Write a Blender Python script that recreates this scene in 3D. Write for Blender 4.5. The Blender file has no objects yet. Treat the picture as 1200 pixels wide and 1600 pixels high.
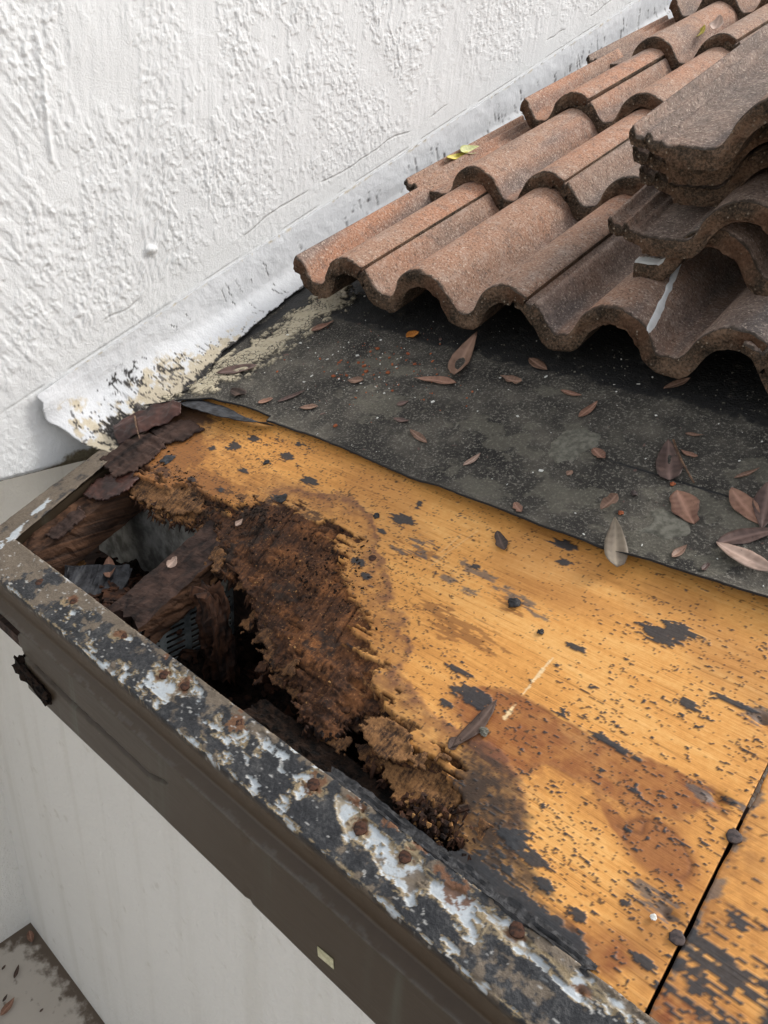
import bpy, bmesh, math, random
import numpy as np
from mathutils import Matrix, Vector

# ------------------------------------------------------------------ camera, sky, sun, exposure
scene = bpy.context.scene
PITCH = math.radians(24.0)
CP, SP = math.cos(PITCH), math.sin(PITCH)
cam_d = bpy.data.cameras.new('camera')
cam = bpy.data.objects.new('camera', cam_d)
scene.collection.objects.link(cam)
cam_d.sensor_fit = 'VERTICAL'; cam_d.sensor_height = 36.0; cam_d.lens = 36.0 * 1155.0 / 1600.0
cam_d.clip_start = 0.01; cam_d.clip_end = 500.0
cam.matrix_world = Matrix((
    (0.74975102, -0.32680177, 0.57539032, 1.074),
    (0.65868481, 0.28539047, -0.69619437, -0.31200977),
    (0.06330664, 0.9009733, 0.42923116, 0.51786607),
    (0, 0, 0, 1)))
scene.camera = cam

SUN = Vector((0.40, 0.62, 0.68)).normalized()
sun_el = math.asin(SUN.z); sun_az = math.atan2(SUN.x, SUN.y)
world = bpy.data.worlds.new('World'); scene.world = world; world.use_nodes = True
wn = world.node_tree; wn.nodes.clear()
sky = wn.nodes.new('ShaderNodeTexSky'); sky.sky_type = 'NISHITA'; sky.sun_disc = False
sky.sun_elevation = sun_el; sky.sun_rotation = sun_az
sky.air_density = 1.0; sky.dust_density = 3.0
hsv = wn.nodes.new('ShaderNodeHueSaturation'); hsv.inputs['Saturation'].default_value = 0.22
bg = wn.nodes.new('ShaderNodeBackground'); bg.inputs['Strength'].default_value = 0.15
wo = wn.nodes.new('ShaderNodeOutputWorld')
wn.links.new(sky.outputs[0], hsv.inputs['Color']); wn.links.new(hsv.outputs[0], bg.inputs['Color'])
wn.links.new(bg.outputs[0], wo.inputs['Surface'])
sl = bpy.data.lights.new('sun', 'SUN'); sl.energy = 1.15; sl.angle = math.radians(12); sl.color = (1.0, 0.965, 0.92)
so = bpy.data.objects.new('sun', sl); scene.collection.objects.link(so)
so.rotation_euler = SUN.to_track_quat('Z', 'Y').to_euler()
scene.view_settings.view_transform = 'Standard'; scene.view_settings.look = 'None'
scene.view_settings.gamma = 1.0; scene.view_settings.exposure = 0.80
scene.view_settings.use_curve_mapping = False
scene.render.engine = 'CYCLES'
scene.cycles.max_bounces = 6; scene.cycles.diffuse_bounces = 4

C = scene.collection.objects
rng = np.random.default_rng(7)
random.seed(7)

# ------------------------------------------------------------------ helpers
_T = np.random.default_rng(99).random((16, 256, 256))
def vn(x, y, s=0):
    t = _T[s % 16]; ox = (s * 37.7) % 91
    x = np.asarray(x, float) + ox; y = np.asarray(y, float) + ox * 1.7
    xi = np.floor(x).astype(int); yi = np.floor(y).astype(int)
    fx = x - xi; fy = y - yi
    fx = fx * fx * fx * (fx * (fx * 6 - 15) + 10); fy = fy * fy * fy * (fy * (fy * 6 - 15) + 10)
    a = t[xi & 255, yi & 255]; b = t[(xi + 1) & 255, yi & 255]
    c = t[xi & 255, (yi + 1) & 255]; d = t[(xi + 1) & 255, (yi + 1) & 255]
    return (a * (1 - fx) + b * fx) * (1 - fy) + (c * (1 - fx) + d * fx) * fy
def fbm(x, y, o=4, s=0, g=0.5):
    r = 0; a = 1; n = 0
    for k in range(o):
        r = r + a * vn(np.asarray(x) * 2 ** k, np.asarray(y) * 2 ** k, s + k); n += a; a *= g
    return r / n
def sst(a, b, x):
    t = np.clip((np.asarray(x) - a) / (b - a), 0, 1); return t * t * (3 - 2 * t)
def sdf(poly, X, Y):
    """signed distance to a polygon, negative inside"""
    d2 = np.full(X.shape, 1e9); ins = np.zeros(X.shape, bool); n = len(poly)
    for i in range(n):
        ax, ay = poly[i]; bx, by = poly[(i + 1) % n]
        ex, ey = bx - ax, by - ay
        t = np.clip(((X - ax) * ex + (Y - ay) * ey) / (ex * ex + ey * ey + 1e-12), 0, 1)
        d2 = np.minimum(d2, (X - ax - t * ex) ** 2 + (Y - ay - t * ey) ** 2)
        if abs(ey) > 1e-12:
            c = ((ay > Y) != (by > Y)) & (X < ex * (Y - ay) / ey + ax); ins ^= c
    d = np.sqrt(d2); return np.where(ins, -d, d)
def pld(pts, X, Y):
    d2 = np.full(X.shape, 1e9)
    for (ax, ay), (bx, by) in zip(pts[:-1], pts[1:]):
        ex, ey = bx - ax, by - ay
        t = np.clip(((X - ax) * ex + (Y - ay) * ey) / (ex * ex + ey * ey + 1e-12), 0, 1)
        d2 = np.minimum(d2, (X - ax - t * ex) ** 2 + (Y - ay - t * ey) ** 2)
    return np.sqrt(d2)
def spots(lst, X, Y):
    """soft union of ellipses (cx, cy, rx, ry): 1 at a centre, .5 at the rim"""
    m = np.zeros(X.shape)
    for cx, cy, rx, ry in lst:
        m = np.maximum(m, 1 / (1 + (((X - cx) / rx) ** 2 + ((Y - cy) / ry) ** 2)))
    return m
def rank(a):
    r = np.empty(a.size); r[np.argsort(a.ravel())] = np.linspace(0, 1, a.size); return r.reshape(a.shape)
def cover(p, u, s=.05):
    """patchy mask that covers a share p of the surface, in the pattern of the ranked noise u"""
    return sst(s, -s, u - (np.clip(p, 0, 1) * (1 + 2.2 * s) - 1.1 * s))
def gs(lst, X, Y):
    m = np.zeros(X.shape)
    for cx, cy, rx, ry in lst:
        m = np.maximum(m, np.exp(-(((X - cx) / rx) ** 2 + ((Y - cy) / ry) ** 2)))
    return m
def rp(x, v, w=0.0):
    return Vector((x, v * CP - w * SP, v * SP + w * CP))
def new_mesh(name, verts, faces, smooth=True, attrs=None):
    me = bpy.data.meshes.new(name)
    verts = np.asarray(verts, np.float32)
    if isinstance(faces, np.ndarray) and faces.ndim == 2:
        nf, k = faces.shape
        me.vertices.add(len(verts)); me.vertices.foreach_set('co', verts.ravel())
        me.loops.add(nf * k); me.loops.foreach_set('vertex_index', faces.astype(np.int32).ravel())
        me.polygons.add(nf); me.polygons.foreach_set('loop_start', np.arange(0, nf * k, k, dtype=np.int32))
        me.update(calc_edges=True); me.validate()
    else:
        me.from_pydata([tuple(v) for v in verts.tolist()], [], [tuple(f) for f in faces]); me.update()
    if smooth:
        me.polygons.foreach_set('use_smooth', [True] * len(me.polygons))
    for k, a in (attrs or {}).items():
        at = me.attributes.new(k, 'FLOAT', 'POINT'); at.data.foreach_set('value', np.asarray(a, np.float32).ravel())
    return me
def link(name, me, mat=None, parent=None, loc=None, rot=None):
    o = bpy.data.objects.new(name, me); C.link(o)
    if mat is not None:
        for m in (mat if isinstance(mat, (list, tuple)) else [mat]): me.materials.append(m)
    if parent is not None: o.parent = parent
    if loc is not None: o.location = loc
    if rot is not None: o.rotation_euler = rot
    return o
ROT = (PITCH, 0, 0)
def tag(o, label, cat, group=None, kind=None):
    o['label'] = label
    if cat: o['category'] = cat
    if group: o['group'] = group
    if kind: o['kind'] = kind
    return o
def empty(name, loc=(0, 0, 0), rot=(0, 0, 0)):
    o = bpy.data.objects.new(name, None); C.link(o); o.location = loc; o.rotation_euler = rot; o.empty_display_size = .05
    return o
def grid_faces(nx, ny, keep=None):
    i = np.arange(nx - 1)[:, None]; j = np.arange(ny - 1)[None, :]
    a = i * ny + j
    f = np.stack([a, a + ny, a + ny + 1, a + 1], -1).reshape(-1, 4)
    if keep is not None: f = f[keep[f].all(1)]
    return f
def slab(verts, faces, off, bottom=True):
    """closed slab from a sheet: the sheet, its copy displaced by off (n x 3), and the rim between"""
    n = len(verts); e = {}
    ed = np.concatenate([faces[:, [0, 1]], faces[:, [1, 2]], faces[:, [2, 3]], faces[:, [3, 0]]])
    key = np.sort(ed, 1); kk = key[:, 0].astype(np.int64) * (n + 1) + key[:, 1]
    u, idx, cnt = np.unique(kk, return_index=True, return_counts=True)
    be = ed[idx[cnt == 1]]
    rim = np.stack([be[:, 1], be[:, 0], be[:, 0] + n, be[:, 1] + n], 1)
    V = np.concatenate([verts, verts + off]); F = np.concatenate([faces, faces[:, ::-1] + n, rim] if bottom else [faces, rim])
    return V, F
def compact(V, F, attrs=None):
    used = np.zeros(len(V), bool); used[F.ravel()] = True
    m = np.cumsum(used) - 1
    return V[used], m[F], {k: np.asarray(a)[used] for k, a in (attrs or {}).items()}

class Mat:
    def __init__(s, name, rough=0.8, spec=0.3):
        s.m = bpy.data.materials.new(name); s.m.use_nodes = True; s.t = s.m.node_tree; s.n = s.t.nodes
        s.b = s.n['Principled BSDF']; s.b.inputs['Roughness'].default_value = rough
        s.b.inputs['Specular IOR Level'].default_value = spec
        s.co = s.n.new('ShaderNodeTexCoord')
    def _in(s, sock, v):
        if hasattr(v, 'is_output'): s.t.links.new(v, sock)
        elif v is not None:
            if isinstance(v, (tuple, list)) and len(v) == 3 and sock.type == 'RGBA': v = (*v, 1)
            sock.default_value = v
    def obj(s): return s.co.outputs['Object']
    def map(s, scale=(1, 1, 1), rot=(0, 0, 0), vec=None, loc=None):
        n = s.n.new('ShaderNodeMapping'); n.inputs['Scale'].default_value = scale; n.inputs['Rotation'].default_value = rot
        if loc is not None: s._in(n.inputs['Location'], loc)
        s.t.links.new(vec or s.obj(), n.inputs['Vector']); return n.outputs[0]
    def noise(s, vec=None, scale=5, detail=3, rough=.55, dist=0):
        n = s.n.new('ShaderNodeTexNoise'); s._in(n.inputs['Vector'], vec or s.obj())
        n.inputs['Scale'].default_value = scale; n.inputs['Detail'].default_value = detail
        n.inputs['Roughness'].default_value = rough; n.inputs['Distortion'].default_value = dist
        return n.outputs['Fac']
    def voro(s, vec=None, scale=5, feature='F1', out='Distance', rand=1.0):
        n = s.n.new('ShaderNodeTexVoronoi'); n.feature = feature; s._in(n.inputs['Vector'], vec or s.obj())
        n.inputs['Scale'].default_value = scale; n.inputs['Randomness'].default_value = rand
        return n.outputs[out]
    def wave(s, vec=None, scale=5, dist=2, detail=2, dscale=1, axis='Y'):
        n = s.n.new('ShaderNodeTexWave'); n.bands_direction = axis; s._in(n.inputs['Vector'], vec or s.obj())
        n.inputs['Scale'].default_value = scale; n.inputs['Distortion'].default_value = dist
        n.inputs['Detail'].default_value = detail; n.inputs['Detail Scale'].default_value = dscale
        return n.outputs['Fac']
    def step(s, v, a, b):
        n = s.n.new('ShaderNodeMapRange'); n.interpolation_type = 'SMOOTHSTEP'
        s._in(n.inputs['Value'], v)
        n.inputs['From Min'].default_value = a; n.inputs['From Max'].default_value = b
        return n.outputs[0]
    def math(s, op, a, b=None, clamp=False):
        n = s.n.new('ShaderNodeMath'); n.operation = op; n.use_clamp = clamp
        s._in(n.inputs[0], a)
        if b is not None: s._in(n.inputs[1], b)
        return n.outputs[0]
    def mix(s, f, a, b, mode='MIX'):
        n = s.n.new('ShaderNodeMix'); n.data_type = 'RGBA'; n.blend_type = mode
        s._in(n.inputs[0], f); s._in(n.inputs[6], a); s._in(n.inputs[7], b); return n.outputs[2]
    def ramp(s, f, cols):
        n = s.n.new('ShaderNodeValToRGB'); s._in(n.inputs[0], f); cr = n.color_ramp
        while len(cr.elements) < len(cols): cr.elements.new(0.5)
        for e, (p, c) in zip(cr.elements, cols): e.position = p; e.color = (*c, 1)
        return n.outputs[0]
    def attr(s, name):
        n = s.n.new('ShaderNodeAttribute'); n.attribute_name = name; return n.outputs['Fac']
    def rnd(s):
        return s.n.new('ShaderNodeObjectInfo').outputs['Random']
    def xyz(s, i):
        n = s.n.new('ShaderNodeSeparateXYZ'); s.t.links.new(s.obj(), n.inputs[0]); return n.outputs[i]
    def bump(s, h, strength=.5, dist=.002, nrm=None):
        n = s.n.new('ShaderNodeBump'); s._in(n.inputs['Height'], h)
        n.inputs['Strength'].default_value = strength; n.inputs['Distance'].default_value = dist
        if nrm is not None: s.t.links.new(nrm, n.inputs['Normal'])
        return n.outputs[0]
    def out(s, col, rough=None, nrm=None):
        s._in(s.b.inputs['Base Color'], col)
        if rough is not None: s._in(s.b.inputs['Roughness'], rough)
        if nrm is not None: s.t.links.new(nrm, s.b.inputs['Normal'])
        return s.m

# ------------------------------------------------------------------ materials
def mat_stucco():
    m = Mat('painted_stucco', .75, .25)
    g = m.noise(scale=700, detail=2); l = m.noise(scale=3, detail=3)
    col = m.mix(l, (.655, .66, .655), (.70, .705, .70))
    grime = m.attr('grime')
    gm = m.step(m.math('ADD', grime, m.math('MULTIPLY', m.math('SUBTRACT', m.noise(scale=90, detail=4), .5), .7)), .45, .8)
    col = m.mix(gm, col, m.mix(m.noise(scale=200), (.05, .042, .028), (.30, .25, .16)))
    dk = m.attr('crack_gap'); col = m.mix(dk, col, (.10, .09, .075))  # hairline cracks and the painted shadow gap over the flashing
    hh = m.math('ADD', g, m.math('ADD', m.noise(scale=330, detail=3), m.math('MULTIPLY', m.noise(scale=150, detail=3), .7)))
    return m.out(col, nrm=m.bump(hh, .5, .0016))
def mat_plain_wall():
    m = Mat('lower_stucco', .8, .2)
    l = m.noise(scale=2.2, detail=4); sp = m.noise(scale=24, detail=3)
    col = m.mix(l, (.72, .70, .655), (.80, .785, .745))
    col = m.mix(m.math('MULTIPLY', m.step(m.noise(m.map((9, 9, .7)), 1, 4), .52, .68), .25), col, (.56, .53, .46))
    col = m.mix(m.math('MULTIPLY', m.step(sp, .62, .75), .35), col, (.52, .49, .42))
    col = m.mix(m.step(m.noise(scale=45, detail=2), .79, .83), col, (.2, .18, .15))
    n = m.noise(m.map((60, 60, 38), (.0, .5, .0)), 1, 3); v = m.noise(scale=170, detail=2)
    return m.out(col, nrm=m.bump(m.math('ADD', n, m.math('MULTIPLY', v, .5)), .8, .006))
def mat_floor():
    m = Mat('painted_concrete_floor', .7, .3)
    col = m.mix(m.noise(scale=5, detail=4), (.44, .395, .34), (.56, .51, .45))
    col = m.mix(m.step(m.noise(scale=28, detail=4), .6, .75), col, (.15, .12, .095))
    d = m.attr('dirt'); dm = m.step(m.math('ADD', d, m.math('MULTIPLY', m.math('SUBTRACT', m.noise(scale=30, detail=4), .5), .9)), .5, .8)
    col = m.mix(dm, col, (.13, .10, .075))
    return m.out(col, nrm=m.bump(m.noise(scale=120), .3, .002))
def mat_flashing():
    m = Mat('painted_membrane', .62, .3)
    md = m.noise(scale=70, detail=5, rough=.65); n3 = m.noise(scale=300, detail=3)
    col = m.mix(m.noise(scale=6, detail=3), (.585, .595, .605), (.665, .67, .68))
    col = m.mix(m.math('MULTIPLY', m.attr('cream'), .9), col, m.mix(md, (.36, .28, .165), (.66, .585, .44)))
    col = m.mix(m.attr('mould'), col, m.mix(n3, (.010, .009, .009), (.040, .036, .032)))
    cr = m.attr('crack_gap')
    col = m.mix(cr, col, (.085, .075, .07))
    h = m.math('SUBTRACT', m.math('ADD', md, m.math('MULTIPLY', n3, .4)), m.math('MULTIPLY', cr, 1.4))
    return m.out(col, None, m.bump(h, .55, .003))
def mat_ply():
    m = Mat('weathered_plywood', .6, .35)
    fine = m.noise(m.map((10, 330, 60)), 1, 4, .65)
    broad = m.noise(m.map((4, 17, 8)), 1, 4, .6, .8)
    mott = m.noise(scale=150, detail=4, rough=.7)
    t = m.math('ADD', m.math('MULTIPLY', fine, .26), m.math('ADD', m.math('MULTIPLY', broad, .52), m.math('MULTIPLY', mott, .22)))
    base = m.ramp(t, [(.36, (.49, .205, .045)), (.5, (.69, .325, .082)), (.63, (.80, .445, .148))])
    lines = m.math('MULTIPLY', m.step(fine, .40, .33), .42)
    col = m.mix(lines, base, (.25, .10, .025))
    col = m.mix(m.attr('brown'), col, m.mix(fine, (.13, .05, .016), (.38, .155, .042)))
    col = m.mix(m.math('MULTIPLY', m.attr('red'), .88), col, m.mix(m.math('ADD', m.math('MULTIPLY', fine, .5), m.math('MULTIPLY', mott, .5)), (.115, .028, .011), (.29, .085, .028)))
    col = m.mix(m.attr('tide'), col, m.mix(mott, (.085, .036, .026), (.24, .10, .052)))
    col = m.mix(m.attr('dirt'), col, m.mix(mott, (.018, .015, .012), (.072, .044, .029)))
    kn = m.attr('knot')
    col = m.mix(m.math('MULTIPLY', m.step(kn, .15, .55), .8), col, m.mix(mott, (.15, .045, .015), (.36, .13, .04)))
    col = m.mix(m.attr('knotrim'), col, (.06, .020, .010))
    col = m.mix(m.math('MULTIPLY', m.attr('grey'), .8), col, m.mix(mott, (.055, .048, .045), (.17, .145, .125)))
    col = m.mix(m.math('MULTIPLY', m.attr('pep'), .85), col, (.055, .030, .016))
    tarcol = m.mix(m.noise(scale=300, detail=3), (.012, .013, .015), (.050, .053, .058))
    col = m.mix(m.math('MULTIPLY', m.attr('tar'), .96), col, tarcol)
    col = m.mix(m.attr('scratch'), col, (.78, .56, .30))
    col = m.mix(m.attr('dark'), col, m.mix(m.math('ADD', m.math('MULTIPLY', fine, .5), m.math('MULTIPLY', mott, .5)), (.016, .009, .006), (.10, .045, .024)))
    # rotten wood: fibres run up the slope in the layer under the veneer
    rot = m.attr('rot')
    fib = m.noise(m.map((300, 34, 120), (0, 0, .25)), 1, 4, .68)
    spk = m.noise(scale=360, detail=3, rough=.7); mid = m.noise(scale=48, detail=5, rough=.65)
    rt = m.math('ADD', m.math('MULTIPLY', fib, .34), m.math('ADD', m.math('MULTIPLY', mid, .40), m.math('MULTIPLY', spk, .26)))
    rc = m.ramp(rt, [(.36, (.010, .006, .0045)), (.48, (.047, .021, .011)), (.56, (.105, .044, .019)), (.66, (.21, .088, .034))])
    rc = m.mix(m.math('MULTIPLY', m.attr('rust'), m.step(rt, .36, .56)), rc, m.mix(spk, (.085, .030, .011), (.36, .145, .048)))
    rc = m.mix(m.math('MULTIPLY', m.attr('tan'), m.step(rt, .38, .56)), rc, m.mix(spk, (.20, .085, .028), (.55, .30, .115)))
    rc = m.mix(m.math('MULTIPLY', m.attr('soil'), .8), rc, m.mix(spk, (.009, .007, .006), (.055, .036, .026)))
    rc = m.mix(m.math('MULTIPLY', m.step(spk, .635, .70), .8), rc, (.36, .19, .08))
    rc = m.mix(m.math('MULTIPLY', m.attr('crev_shade'), .9), rc, (.006, .004, .003))
    col = m.mix(rot, col, rc)
    rough = m.mix(rot, m.mix(m.math('MAXIMUM', m.attr('wet'), m.math('MULTIPLY', m.attr('red'), .25)), (.6, .6, .6), (.16, .16, .16)), (.95, .95, .95))
    h = m.math('ADD', m.math('MULTIPLY', fine, .5), m.math('ADD', m.math('MULTIPLY', m.math('MAXIMUM', m.attr('tar'), m.math('MULTIPLY', m.attr('pep'), .6)), .6), m.math('MULTIPLY', mott, .35)))
    hr = m.math('ADD', m.math('MULTIPLY', fib, 1.0), m.math('ADD', m.math('MULTIPLY', spk, .8), m.math('MULTIPLY', mid, 1.2)))
    hh = m.math('ADD', m.math('MULTIPLY', h, m.math('SUBTRACT', 1.0, rot)), m.math('MULTIPLY', hr, m.math('MULTIPLY', rot, 1.5)))
    return m.out(col, rough, m.bump(hh, .6, .0014))
def mat_felt():
    m = Mat('tarred_roofing_felt', .85, .3)
    a = m.noise(scale=14, detail=5, rough=.6); b = m.noise(scale=300, detail=3, rough=.7)
    col = m.ramp(a, [(.34, (.022, .020, .018)), (.50, (.053, .048, .041)), (.66, (.115, .103, .083))])
    col = m.mix(m.step(b, .52, .66), col, (.20, .185, .155))
    col = m.mix(m.step(m.voro(scale=330), .16, .10), col, m.mix(m.noise(scale=90), (.05, .048, .045), (.30, .28, .24)))
    gp = m.attr('dust')
    col = m.mix(m.math('MULTIPLY', gp, .62), col, m.mix(b, (.085, .078, .06), (.20, .185, .145)))
    tar = m.step(m.math('ADD', m.attr('tar'), m.math('MULTIPLY', m.math('SUBTRACT', m.noise(scale=70, detail=4), .5), .5)), .45, .6)
    col = m.mix(tar, col, m.mix(b, (.012, .012, .012), (.03, .029, .028)))
    ck = m.step(m.voro(scale=120, feature='DISTANCE_TO_EDGE'), .01, .09)
    cm = m.math('MULTIPLY', m.attr('cream'), m.math('MAXIMUM', ck, m.step(m.noise(scale=45, detail=3), .46, .54)))
    col = m.mix(cm, col, m.mix(m.noise(scale=120, detail=3), (.36, .30, .20), (.66, .59, .44)))
    rough = m.mix(tar, (.9, .9, .9), (.55, .55, .55))
    h = m.math('ADD', b, m.math('ADD', m.math('MULTIPLY', cm, .9), m.math('MULTIPLY', m.noise(scale=90, detail=3), .8)))
    return m.out(col, rough, m.bump(h, .9, .0022))
def mat_drip(name='tarred_metal_edge'):
    m = Mat(name, .55, .4)
    n3 = m.noise(scale=260, detail=4, rough=.7); md = m.noise(scale=60, detail=5, rough=.65)
    tarc = m.ramp(m.math('ADD', m.math('MULTIPLY', n3, .5), m.math('MULTIPLY', md, .5)),
                  [(.36, (.008, .009, .011)), (.50, (.026, .027, .030)), (.60, (.060, .060, .060)), (.72, (.15, .145, .135))])
    paint, rim = m.attr('paint'), m.attr('rim')
    white = m.mix(m.math('ADD', m.math('MULTIPLY', n3, .5), m.math('MULTIPLY', md, .5)), (.26, .29, .31), (.64, .68, .70))
    ochre = m.mix(n3, (.12, .07, .03), (.46, .37, .22))
    col = m.mix(m.math('MULTIPLY', rim, .85), tarc, ochre)
    col = m.mix(paint, col, white)
    col = m.mix(m.math('MULTIPLY', m.attr('stain'), .9), col, ochre)
    col = m.mix(m.math('MULTIPLY', m.attr('dirt'), .92), col, m.mix(m.math('ADD', m.math('MULTIPLY', n3, .5), m.math('MULTIPLY', md, .5)), (.045, .032, .023), (.27, .215, .155)))
    col = m.mix(m.math('MULTIPLY', m.attr('rust'), .92), col, m.mix(n3, (.050, .022, .012), (.24, .105, .045)))
    col = m.mix(m.attr('scr'), col, (.50, .49, .46))
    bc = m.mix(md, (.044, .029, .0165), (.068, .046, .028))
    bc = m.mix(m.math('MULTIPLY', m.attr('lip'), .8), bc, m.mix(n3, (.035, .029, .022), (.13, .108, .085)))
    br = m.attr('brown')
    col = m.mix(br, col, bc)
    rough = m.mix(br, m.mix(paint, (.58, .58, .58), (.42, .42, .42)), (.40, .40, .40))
    h = m.math('ADD', m.math('MULTIPLY', m.math('ADD', n3, md), m.math('SUBTRACT', 1.1, m.math('MAXIMUM', br, m.math('MULTIPLY', paint, .6)))), 0.0)
    return m.out(col, rough, m.bump(h, .8, .0016))
def mat_fascia():
    m = Mat('brown_painted_board', .42, .4)
    st = m.noise(m.map((60, 60, 2.2)), 1, 3, .6)
    sm = m.step(m.noise(m.map((16, 16, .9)), 1, 3), .55, .72)
    col = m.mix(m.noise(scale=9, detail=3), (.036, .024, .0140), (.053, .037, .023))
    col = m.mix(m.math('MULTIPLY', m.math('MULTIPLY', sm, m.step(st, .42, .62)), .7), col, (.095, .105, .08))
    col = m.mix(m.step(m.noise(scale=210, detail=2), .77, .8), col, (.30, .27, .22))
    return m.out(col, nrm=m.bump(m.math('ADD', m.noise(scale=25, detail=3), m.noise(m.map((8, 8, 160)), 1, 3)), .3, .0012))
def mat_tile():
    m = Mat('weathered_concrete_tile', .82, .25)
    r = m.rnd(); oc = m.n.new('ShaderNodeObjectInfo').outputs['Color']; sc_ = m.n.new('ShaderNodeSeparateColor'); m.t.links.new(oc, sc_.inputs[0])
    off = m.n.new('ShaderNodeCombineXYZ'); m._in(off.inputs[0], m.math('MULTIPLY', r, 7)); m._in(off.inputs[1], m.math('MULTIPLY', r, 13))
    vec = m.map((1, 1, 1), loc=off.outputs[0])
    big = m.noise(m.map((9, 3.5, 6), vec=vec), 1, 3, .5)
    big2 = m.noise(m.map((14, 2.2, 6), vec=vec), 1, 3, .5)
    hue = m.math('ADD', m.math('MULTIPLY', big, .75), m.math('SUBTRACT', sc_.outputs[0], .38))
    col = m.ramp(hue, [(.24, (.215, .165, .138)), (.40, (.30, .208, .160)), (.52, (.38, .225, .152)), (.66, (.45, .225, .135))])
    col = m.mix(m.math('MULTIPLY', m.step(big2, .52, .68), .75), col, (.15, .14, .138))
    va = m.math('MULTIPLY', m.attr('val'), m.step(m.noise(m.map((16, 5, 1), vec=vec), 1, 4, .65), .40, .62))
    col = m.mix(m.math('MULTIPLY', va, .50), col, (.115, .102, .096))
    mt = m.noise(m.map((1, 1, 1), vec=vec), 46, 5, .68)
    col = m.mix(m.math('MULTIPLY', m.step(mt, .50, .64), .40), col, (.46, .36, .30))
    col = m.mix(m.math('MULTIPLY', m.step(mt, .47, .36), .42), col, (.17, .13, .115))
    gr = m.noise(scale=270, detail=4, rough=.78)
    col = m.mix(m.step(gr, .55, .66), col, (.60, .49, .40))
    col = m.mix(m.math('MULTIPLY', m.step(gr, .46, .37), .85), col, (.085, .063, .050))
    col = m.mix(m.step(m.voro(scale=170), .13, .08), col, (.66, .58, .48))
    old = m.attr('grime')
    col = m.mix(m.math('MULTIPLY', old, m.math('MULTIPLY', m.step(m.noise(scale=20, detail=5, rough=.7), .40, .62), .8)), col, (.070, .064, .058))
    ed = m.attr('edge')
    col = m.mix(m.math('MULTIPLY', m.step(m.math('ADD', ed, m.math('MULTIPLY', m.math('SUBTRACT', m.noise(scale=110, detail=4), .5), 1.0)), .5, .9), .9), col, (.045, .035, .026))
    col = m.mix(m.math('MULTIPLY', m.step(m.math('ADD', m.attr('white'), m.math('MULTIPLY', m.math('SUBTRACT', m.noise(scale=60, detail=4), .5), 1.4)), .55, .8), .9), col, (.70, .71, .70))
    h = m.math('ADD', gr, m.math('MULTIPLY', m.noise(scale=140, detail=3), .7))
    return m.out(col, nrm=m.bump(h, .95, .0024))
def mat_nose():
    m = Mat('dark_aggregate_edge', .9, .2)  # dark grainy aggregate colour for tile noses, sides and undersides
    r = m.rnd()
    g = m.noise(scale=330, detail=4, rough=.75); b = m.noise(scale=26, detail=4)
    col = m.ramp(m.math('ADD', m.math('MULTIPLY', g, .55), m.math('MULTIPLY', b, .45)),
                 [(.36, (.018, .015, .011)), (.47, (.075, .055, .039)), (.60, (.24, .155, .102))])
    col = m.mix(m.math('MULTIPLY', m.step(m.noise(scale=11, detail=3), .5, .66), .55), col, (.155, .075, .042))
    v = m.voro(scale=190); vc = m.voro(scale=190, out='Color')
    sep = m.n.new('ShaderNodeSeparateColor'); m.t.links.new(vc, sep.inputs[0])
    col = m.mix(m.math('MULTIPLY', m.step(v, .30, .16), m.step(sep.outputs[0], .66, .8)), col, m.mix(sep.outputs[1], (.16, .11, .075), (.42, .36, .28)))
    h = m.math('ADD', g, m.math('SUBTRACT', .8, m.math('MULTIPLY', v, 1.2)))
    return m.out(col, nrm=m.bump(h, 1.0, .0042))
def mat_wood(name, dark, light, axis=(4, 150, 150), rough=.8, s=1.0):
    m = Mat(name, rough, .25)
    f = m.noise(m.map(axis), 1, 4, .62, .4); b = m.noise(scale=22, detail=4)
    col = m.mix(m.step(m.math('ADD', m.math('MULTIPLY', f, .65), m.math('MULTIPLY', b, .35)), .36, .66), dark, light)
    h = m.math('ADD', f, m.math('MULTIPLY', m.noise(scale=160, detail=3), .4))
    return m.out(col, nrm=m.bump(h, .8 * s, .0025))
def mat_simple(name, c1, c2, scale=60, rough=.8, bump=.5, spec=.3, dist=.0015):
    m = Mat(name, rough, spec)
    n = m.noise(scale=scale, detail=4, rough=.62)
    return m.out(m.mix(m.step(n, .36, .64), c1, c2), nrm=m.bump(n, bump, dist))
def mat_leaf(name, c1, c2):
    m = Mat(name, .55, .35)
    n = m.noise(scale=55, detail=4, rough=.6); vv = m.attr('vein')
    r = m.rnd()
    col = m.mix(m.step(m.math('ADD', n, m.math('MULTIPLY', m.math('SUBTRACT', r, .5), .25)), .32, .68), c1, c2)
    col = m.mix(m.math('MULTIPLY', m.step(m.noise(scale=260, detail=2), .66, .74), .6), col, tuple(x * .35 for x in c1))
    col = m.mix(m.math('MULTIPLY', vv, .55), col, tuple(min(1, x * 1.8 + .03) for x in c2))
    return m.out(col, nrm=m.bump(m.math('ADD', n, vv), .4, .0008))

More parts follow.
